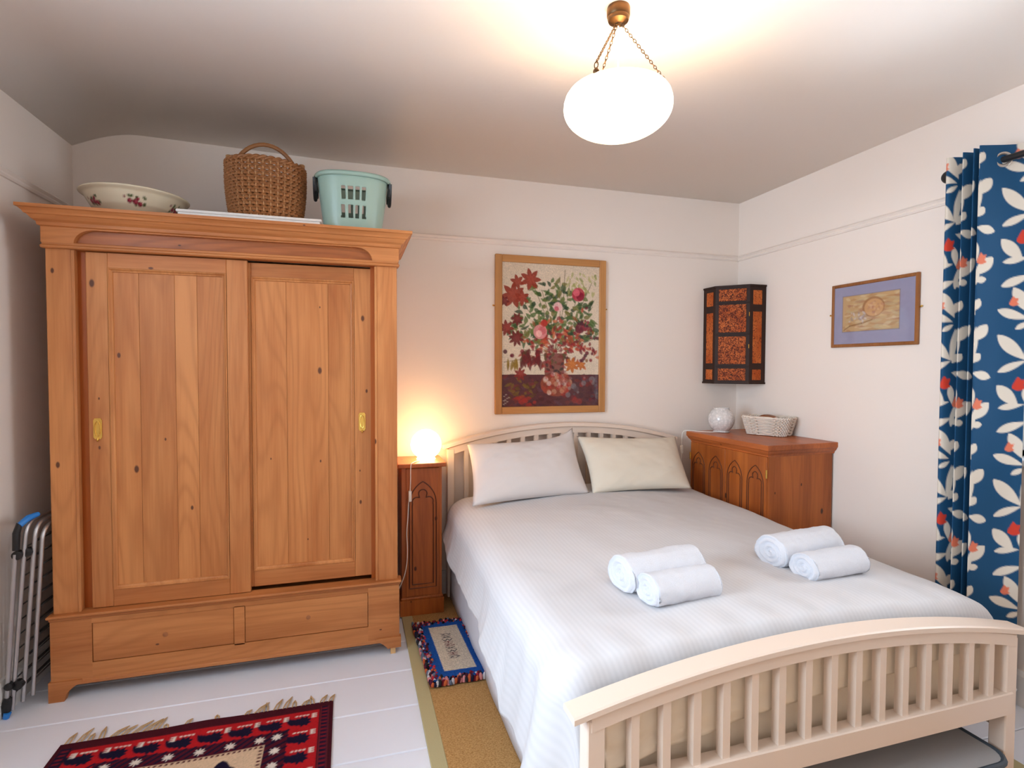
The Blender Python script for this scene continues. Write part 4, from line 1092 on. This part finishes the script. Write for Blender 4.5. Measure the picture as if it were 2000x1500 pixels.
for x, y_, r, n in ((395, 320, 82, 7), (295, 345, 55, 6), (265, 450, 95, 7), (330, 470, 60, 6), (295, 640, 50, 7), (215, 710, 60, 7), (290, 790, 62, 8), (320, 1075, 50, 7), (715, 1000, 62, 7), (790, 1000, 40, 6), (200, 500, 40, 6)):
    p = pt(x, y_); cl = rr.choice(((140, 44, 34), (120, 36, 32), (156, 60, 38)))
    if y_ > 950 and x > 600: cl = (190, 110, 40)
    c.star(p[0], p[1], r*W_/771, n, .5, S(*cl), .95, rr.uniform(0, 1)); c.star(p[0]+.004, p[1]-.004, r*.5*W_/771, n, .5, S(*[min(255, q+28) for q in cl]), .5)
for x, y_, r, cl in ((765, 425, 50, (196, 62, 84)), (780, 440, 32, (150, 36, 60)), (750, 410, 26, (226, 110, 124)), (470, 735, 52, (226, 150, 148)), (485, 725, 30, (208, 110, 112)), (460, 750, 24, (240, 186, 178)), (605, 530, 34, (234, 188, 186)), (595, 545, 18, (206, 100, 110)), (500, 665, 26, (196, 56, 44)), (780, 700, 36, (120, 26, 48))): p = pt(x, y_); c.disc(p[0], p[1], r*W_/771, S(*cl), .9)
for i in range(26):
    x, y_ = rr.choice(((rr.uniform(745, 850), rr.uniform(630, 720)), (rr.uniform(200, 340), rr.uniform(870, 940)), (rr.uniform(770, 880), rr.uniform(840, 980)))); p = pt(x, y_)
    c.disc(p[0], p[1], rr.uniform(9, 16)*W_/771, S(*rr.choice(((120, 28, 50), (88, 26, 46), (150, 50, 62)))), .9)
for i in range(26):
    x = rr.uniform(340, 480); y_ = rr.uniform(870, 960); L_(x, y_, x+rr.uniform(-50, 20), y_+rr.uniform(50, 110), 34, S(*rr.choice(((150, 34, 36), (110, 30, 34), (96, 62, 30)))), .85)
for i in range(8): x = rr.uniform(200, 310); L_(x, 940+rr.uniform(0, 40), x+rr.uniform(-40, 10), 1050, 18, S(150, 120, 40), .85)
p = pt(598, 1155); c.disc(p[0], p[1], 124*W_/771, S(146, 74, 52), 1, 100*Hh/1163)
c.rect(pt(505, 0)[0], pt(655, 0)[0], pt(0, 905)[1], pt(0, 1085)[1], S(128, 62, 52), .9)
for i in range(90):
    a = rr.uniform(0, 2*PI); q = rr.random()**.5; x, y_ = 598+112*q*math.cos(a), 1150+90*q*math.sin(a); p = pt(x, y_)
    c.disc(p[0], p[1], rr.uniform(8, 22)*W_/771, S(*rr.choice(((190, 120, 90), (170, 70, 50), (120, 54, 44), (206, 160, 130), (186, 60, 48), (226, 206, 196)))), .5)
for i in range(50):
    x, y_ = rr.uniform(500, 660), rr.uniform(880, 1060); b = rr.uniform(0, 2*PI); L_(x, y_, x+40*math.cos(b), y_+40*math.sin(b), 20, S(*rr.choice(((130, 30, 44), (90, 84, 44), (160, 50, 48), (60, 44, 44), (150, 90, 90)))), .7)
for i in range(40):
    x, y_ = rr.uniform(640, 930), rr.uniform(1100, 1330); p = pt(x, y_); c.disc(p[0], p[1], rr.uniform(8, 26)*W_/771, S(*rr.choice(((130, 40, 44), (100, 90, 96), (150, 140, 140), (80, 40, 50), (170, 60, 50)))), .5)
for i in range(9): x, y_ = 190+rr.uniform(0, 40), 1240+i*9; L_(x, y_, x+18, y_+rr.uniform(-8, 8), 5, S(220, 200, 180), .7)
c.c = np.clip(c.c**1.15*(1+.10*np.random.randn(*c.x.shape)[..., None]), 0, 1)
framed('flower_painting', 'large oak framed painting of autumn leaves and flowers above the headboard', 'B', -1.722, -1.002, 1.050, 2.002, .043, (M['oakframe'], M['oakframe_h']), c.c)
# small mounted drawing
W_, Hh = .455, .313
c = Canvas(W_, Hh, 140, 100, S(150, 146, 170)); rr = random.Random(4)
for i in range(120): c.lens(rr.uniform(0, W_), rr.uniform(0, Hh), rr.uniform(0, W_), rr.uniform(0, Hh), .03, tuple(np.array(S(152, 146, 168))*rr.uniform(.88, 1.1)), .15)
x0, x1, y0, y1 = .055, .375, .055, .245
msk = (c.x > x0) & (c.x < x1) & (c.y > y0) & (c.y < y1); keep = c.c.copy()
c.rect(x0, x1, y0, y1, S(190, 154, 110))
for i in range(140):
    x, y_ = rr.uniform(x0, x1), rr.uniform(y0, y1); c.lens(x, y_, x+rr.uniform(.02, .09), y_+rr.uniform(-.02, .015), rr.uniform(.006, .018), S(*rr.choice(((206, 178, 132), (170, 120, 76), (186, 168, 130), (160, 104, 84), (210, 186, 150)))), .45)
c.disc(.235, .125, .062, S(160, 108, 70), .8, .052); c.disc(.238, .128, .053, S(204, 156, 108), .9, .044)

for i in range(30): a = rr.uniform(0, 6.28); q = rr.uniform(0, .045); c.lens(.238+q*math.cos(a), .128+q*.8*math.sin(a), .238+q*math.cos(a)+rr.uniform(-.03, .03), .128+q*.8*math.sin(a)+rr.uniform(-.02, .02), .012, S(*rr.choice(((196, 146, 108), (170, 112, 90), (214, 176, 136), (180, 130, 104)))), .5)
for i in range(24): x, y_ = rr.uniform(.10, .19), rr.uniform(.14, .19); c.lens(x, y_, x+rr.uniform(-.02, .03), y_+rr.uniform(-.01, .03), .012, S(*rr.choice(((196, 184, 180), (150, 130, 130), (176, 150, 120)))), .6)
c.line([(.065, .235), (.10, .215), (.17, .205), (.23, .19)], .006, S(120, 78, 46), .7)
c.c = np.where(msk[..., None], c.c, keep)
c.line([(x0, y0), (x1, y0), (x1, y1), (x0, y1), (x0, y0)], .003, S(110, 96, 100), .8)
framed('small_picture', 'small brown framed sketch in a lilac mount on the wall by the curtain', 'R', -.773, -1.249, 1.444, 1.781, .017, (M['brownframe'], M['brownframe']), c.c, depth=.016)

# =================================================================== CURTAIN AND POLE
t = thing('curtain_pole', 'black metal curtain pole with ball finial over the window', 'curtain pole', (-.12, -2.1, 2.139))
obj('pole', tube(B(), [(-.12, -1.462, 2.139), (-.12, -2.72, 2.139)], .0125, 14), M['blackmetal'], t)
for yy, s in ((-1.462, 1), (-2.72, -1)):
    obj('finial', lathe(B(), [(.0, -.027)]+[(.027*math.cos(a), .027*math.sin(a)) for a in np.linspace(-1.45, 1.45, 12)]+[(0, .027)], (-.12, yy+s*.020, 2.139), 20), M['blackmetal'], t)
for yy in (-1.447, -2.69):
    bm = B(); tube(bm, [(-.001, yy, 2.139), (-.012, yy, 2.139)], .022, 14); tube(bm, [(-.008, yy, 2.139), (-.12, yy, 2.139)], .007, 8)
    obj('bracket', bm, M['blackmetal'], t)
cp = [(-.075, -1.425), (-.192, -1.482), (-.125, -1.512), (-.080, -1.522), (-.165, -1.538), (-.192, -1.545), (-.120, -1.560), (-.085, -1.566), (-.170, -1.578), (-.195, -1.586), (-.130, -1.592), (-.150, -1.600), (-.204, -1.610), (-.178, -1.622), (-.120, -1.643), (-.075, -1.665), (-.045, -1.690)]
path = smooth_path([(a, b, 0) for a, b in cp], 14)
P2 = np.array([(p.x, p.y) for p in path]); seg = np.hypot(*np.diff(P2, axis=0).T); sl = np.concatenate([[0], np.cumsum(seg)]); Lf = sl[-1]
ns_ = 260; sv = np.linspace(0, Lf, ns_); px_ = np.interp(sv, sl, P2[:, 0]); py_ = np.interp(sv, sl, P2[:, 1])
ZT0, ZB0 = 2.195, .03; nz = 520; zv = np.linspace(ZT0, ZB0, nz)
fold_s = sl[int(np.argmin(np.abs(P2[:, 0]+.204)+np.abs(P2[:, 1]+1.610)))]
blue, crm, cor, red = S(22, 74, 112), S(226, 214, 198), S(226, 122, 92), S(206, 62, 44)
c = Canvas(Lf, ZT0-ZB0, ns_, nz, blue)
K = .000666; rep = .566; zstart = 2.03
Lf_list = [(-155, 0, -10, -150, 62), (-150, -220, -10, -150, 36), (-150, -295, -40, -420, 62), (-140, -430, -15, -405, 32), (-145, -570, 0, -505, 42), (-160, -705, -5, -760, 46), (-65, -818, 0, -775, 26), (-80, -575, 5, -735, 56), (-10, -150, 8, -20, 30)]
Rf_list = [(75, 58, -5, -40, 58), (38, -108, -5, -165, 40), (100, -250, -5, -222, 44), (95, -398, -5, -505, 60), (60, -525, -5, -535, 34), (28, -640, -5, -712, 40), (-5, -130, 12, 50, 36), (-12, -300, 4, -420, 36), (0, -560, 14, -440, 26)]
colw = .192
def curt(cx, dz):
    for n_ in range(-1, 5):
        zz = zstart-n_*rep+dz
        f = lambda q: (cx+q[0]*K, ZT0-(zz+q[1]*K))
        for lst in (Lf_list, Rf_list):
            for x0, y0, x1, y1, w_ in lst:
                a, b = f((x0, y0)), f((x1, y1)); c.lens(a[0], a[1], b[0], b[1], w_*K*1.15, crm)
        for (x, y_, s, col) in ((-40, -285, 1, red), (-75, -655, .72, cor), (32, -405, .85, cor)):
            a = f((x-30*s, y_-30*s)); b = f((x+30*s, y_+25*s)); c.lens(*a, *b, 44*K*s, col); a = f((x, y_-32*s)); b = f((x-6*s, y_+42*s)); c.lens(*a, *b, 40*K*s, col)
            a = f((x-34*s, y_-18*s)); b = f((x+34*s, y_-24*s)); c.lens(*a, *b, 40*K*s, col)
for q in range(-5, 3): curt(fold_s+q*colw, 0.0 if q % 2 == 0 else .0)
Xc = np.repeat(px_[None], nz, 0); Yc = np.repeat(py_[None], nz, 0); Zc = np.repeat(zv[:, None], ns_, 1)
wob = .006*np.sin(Zc*2.3+sv[None]*9)*np.clip((2.1-Zc)/1.0, 0, 1); Xc = Xc+wob; Yc = Yc+.5*wob+.012*np.clip((2.1-Zc)/2, 0, 1)*0
t = thing('curtain', 'blue eyelet curtain printed with cream leaves and coral flowers at the window', 'curtain', (-.12, -1.57, .03))
o = grid_mesh('curtain_cloth', Xc, Yc, Zc, c.c, M['attr_cloth'], t)
M['eyelet'] = plain('pewter_eyelet', S(196, 186, 176), .3, .8)
ex, ey, ez = -.124, -1.642, 2.139; dirv = Vector((.72, -.55, 0)).normalized(); nn = Vector((dirv.y, -dirv.x, 0))
ring = [Vector((ex, ey, ez))+dirv*.024*math.cos(a)+Vector((0, 0, 1))*.024*math.sin(a)-nn*0 for a in np.linspace(0, 2*PI, 29)[:-1]]
obj('eyelet', tube(B(), ring, .006, 8, closed=True), M['eyelet'], t)

# =================================================================== PENDANT LIGHT
PX, PY = -1.736, -1.577
zr = zc(PX)
t = thing('pendant_light', 'alabaster bowl pendant light hanging on three chains from the ceiling', 'pendant light', (PX, PY, zr))
obj('ceiling_rose', lathe(B(), [(0, .0), (.034, .0), (.036, -.006), (.036, -.026), (.033, -.030), (.034, -.034), (.031, -.042), (.020, -.048), (.012, -.050), (.008, -.056), (0, -.056)], (PX, PY, zr), 32), M['bronze'], t)
ZRIM, RB, DB = 2.186, .150, .090
ZW, RW_ = 2.142, .168
prof = [(RW_*math.sin(a), ZW-ZRIM-DB*math.cos(a)) for a in np.linspace(.001, PI/2, 18)]
prof[0] = (0, ZW-ZRIM-DB)
prof += [(RW_*.994, ZW-ZRIM+.014), (RW_*.965, ZW-ZRIM+.030), (RB+.003, -.001), (RB, .001), (RB-.003, 0)]
bowl = obj('bowl', lathe(B(), prof, (PX, PY, ZRIM), 64), M['bowl_lit'], t)
prof = [(RB-.003, 0), (RB-.006, -.002), (RW_*.90, ZW-ZRIM+.020), (RW_*.93, ZW-ZRIM)]+[((RW_-.010)*math.sin(a), ZW-ZRIM-(DB-.010)*math.cos(a)) for a in np.linspace(PI/2-.2, .001, 12)]
prof[-1] = (0, ZW-ZRIM-DB+.010)
obj('bowl_lining', lathe(B(), prof, (PX, PY, ZRIM), 48), plain('alabaster_inside', S(250, 240, 222), .6), bowl)
ea = math.radians(-142)
def chain(bm, a, b, n):
    a, b = Vector(a), Vector(b); d = (b-a).normalized(); s1 = d.orthogonal().normalized(); s2 = d.cross(s1); L = (b-a).length/n
    for i in range(n):
        c0 = a+(b-a)*(i+.5)/n; s = s1 if i % 2 else s2
        tube(bm, [c0+d*L*.68*math.cos(q)+s*.0036*math.sin(q) for q in np.linspace(0, 2*PI, 11)[:-1]], .0012, 5, closed=True)
for k_ in range(3):
    a = ea+k_*2*PI/3; ax, ay = PX+(RB-.002)*math.cos(a), PY+(RB-.002)*math.sin(a)
    bm = B(); chain(bm, (PX+.010*math.cos(a), PY+.010*math.sin(a), zr-.050), (ax, ay, ZRIM+.030), 22); obj('chain', bm, M['bronze'], t)
    bm = B(); tube(bm, [Vector((ax, ay, ZRIM+.022))+Vector((-math.sin(a), math.cos(a), 0))*.006*math.cos(q)+Vector((0, 0, .010*math.sin(q))) for q in np.linspace(0, 2*PI, 13)[:-1]], .0016, 6, closed=True)
    lathe(bm, [(0, .012), (.004, .010), (.009, .002), (.009, -.004), (.004, -.012), (0, -.013)], (ax, ay, ZRIM+.004), 14); obj('chain_hook', bm, M['bronze'], t)
obj('flex', tube(B(), [(PX, PY, zr-.054), (PX, PY, ZRIM+.03)], .0028, 8), M['cable'], t)
bm = lathe(B(), [(0, .055), (.016, .055), (.018, .03), (.014, .0), (0, -.0)], (PX, PY, ZRIM-.03), 16); obj('lamp_holder', bm, M['cable'], t)
bm = lathe(B(), [(0, 0)]+[(.028*math.sin(a), -.03+.03*math.cos(a)) for a in np.linspace(.4, PI-.001, 10)], (PX, PY, ZRIM-.028), 20)
obj('bulb', bm, emit('bulb', S(255, 224, 170), 5), t)
l = bpy.data.lights.new('pendant_bulb', 'POINT'); l.energy = 5.5; l.color = S(255, 214, 168); l.shadow_soft_size = .03
lo = link(bpy.data.objects.new('pendant_bulb', l)); lo.location = (PX+.05, PY-.03, ZRIM-.045)
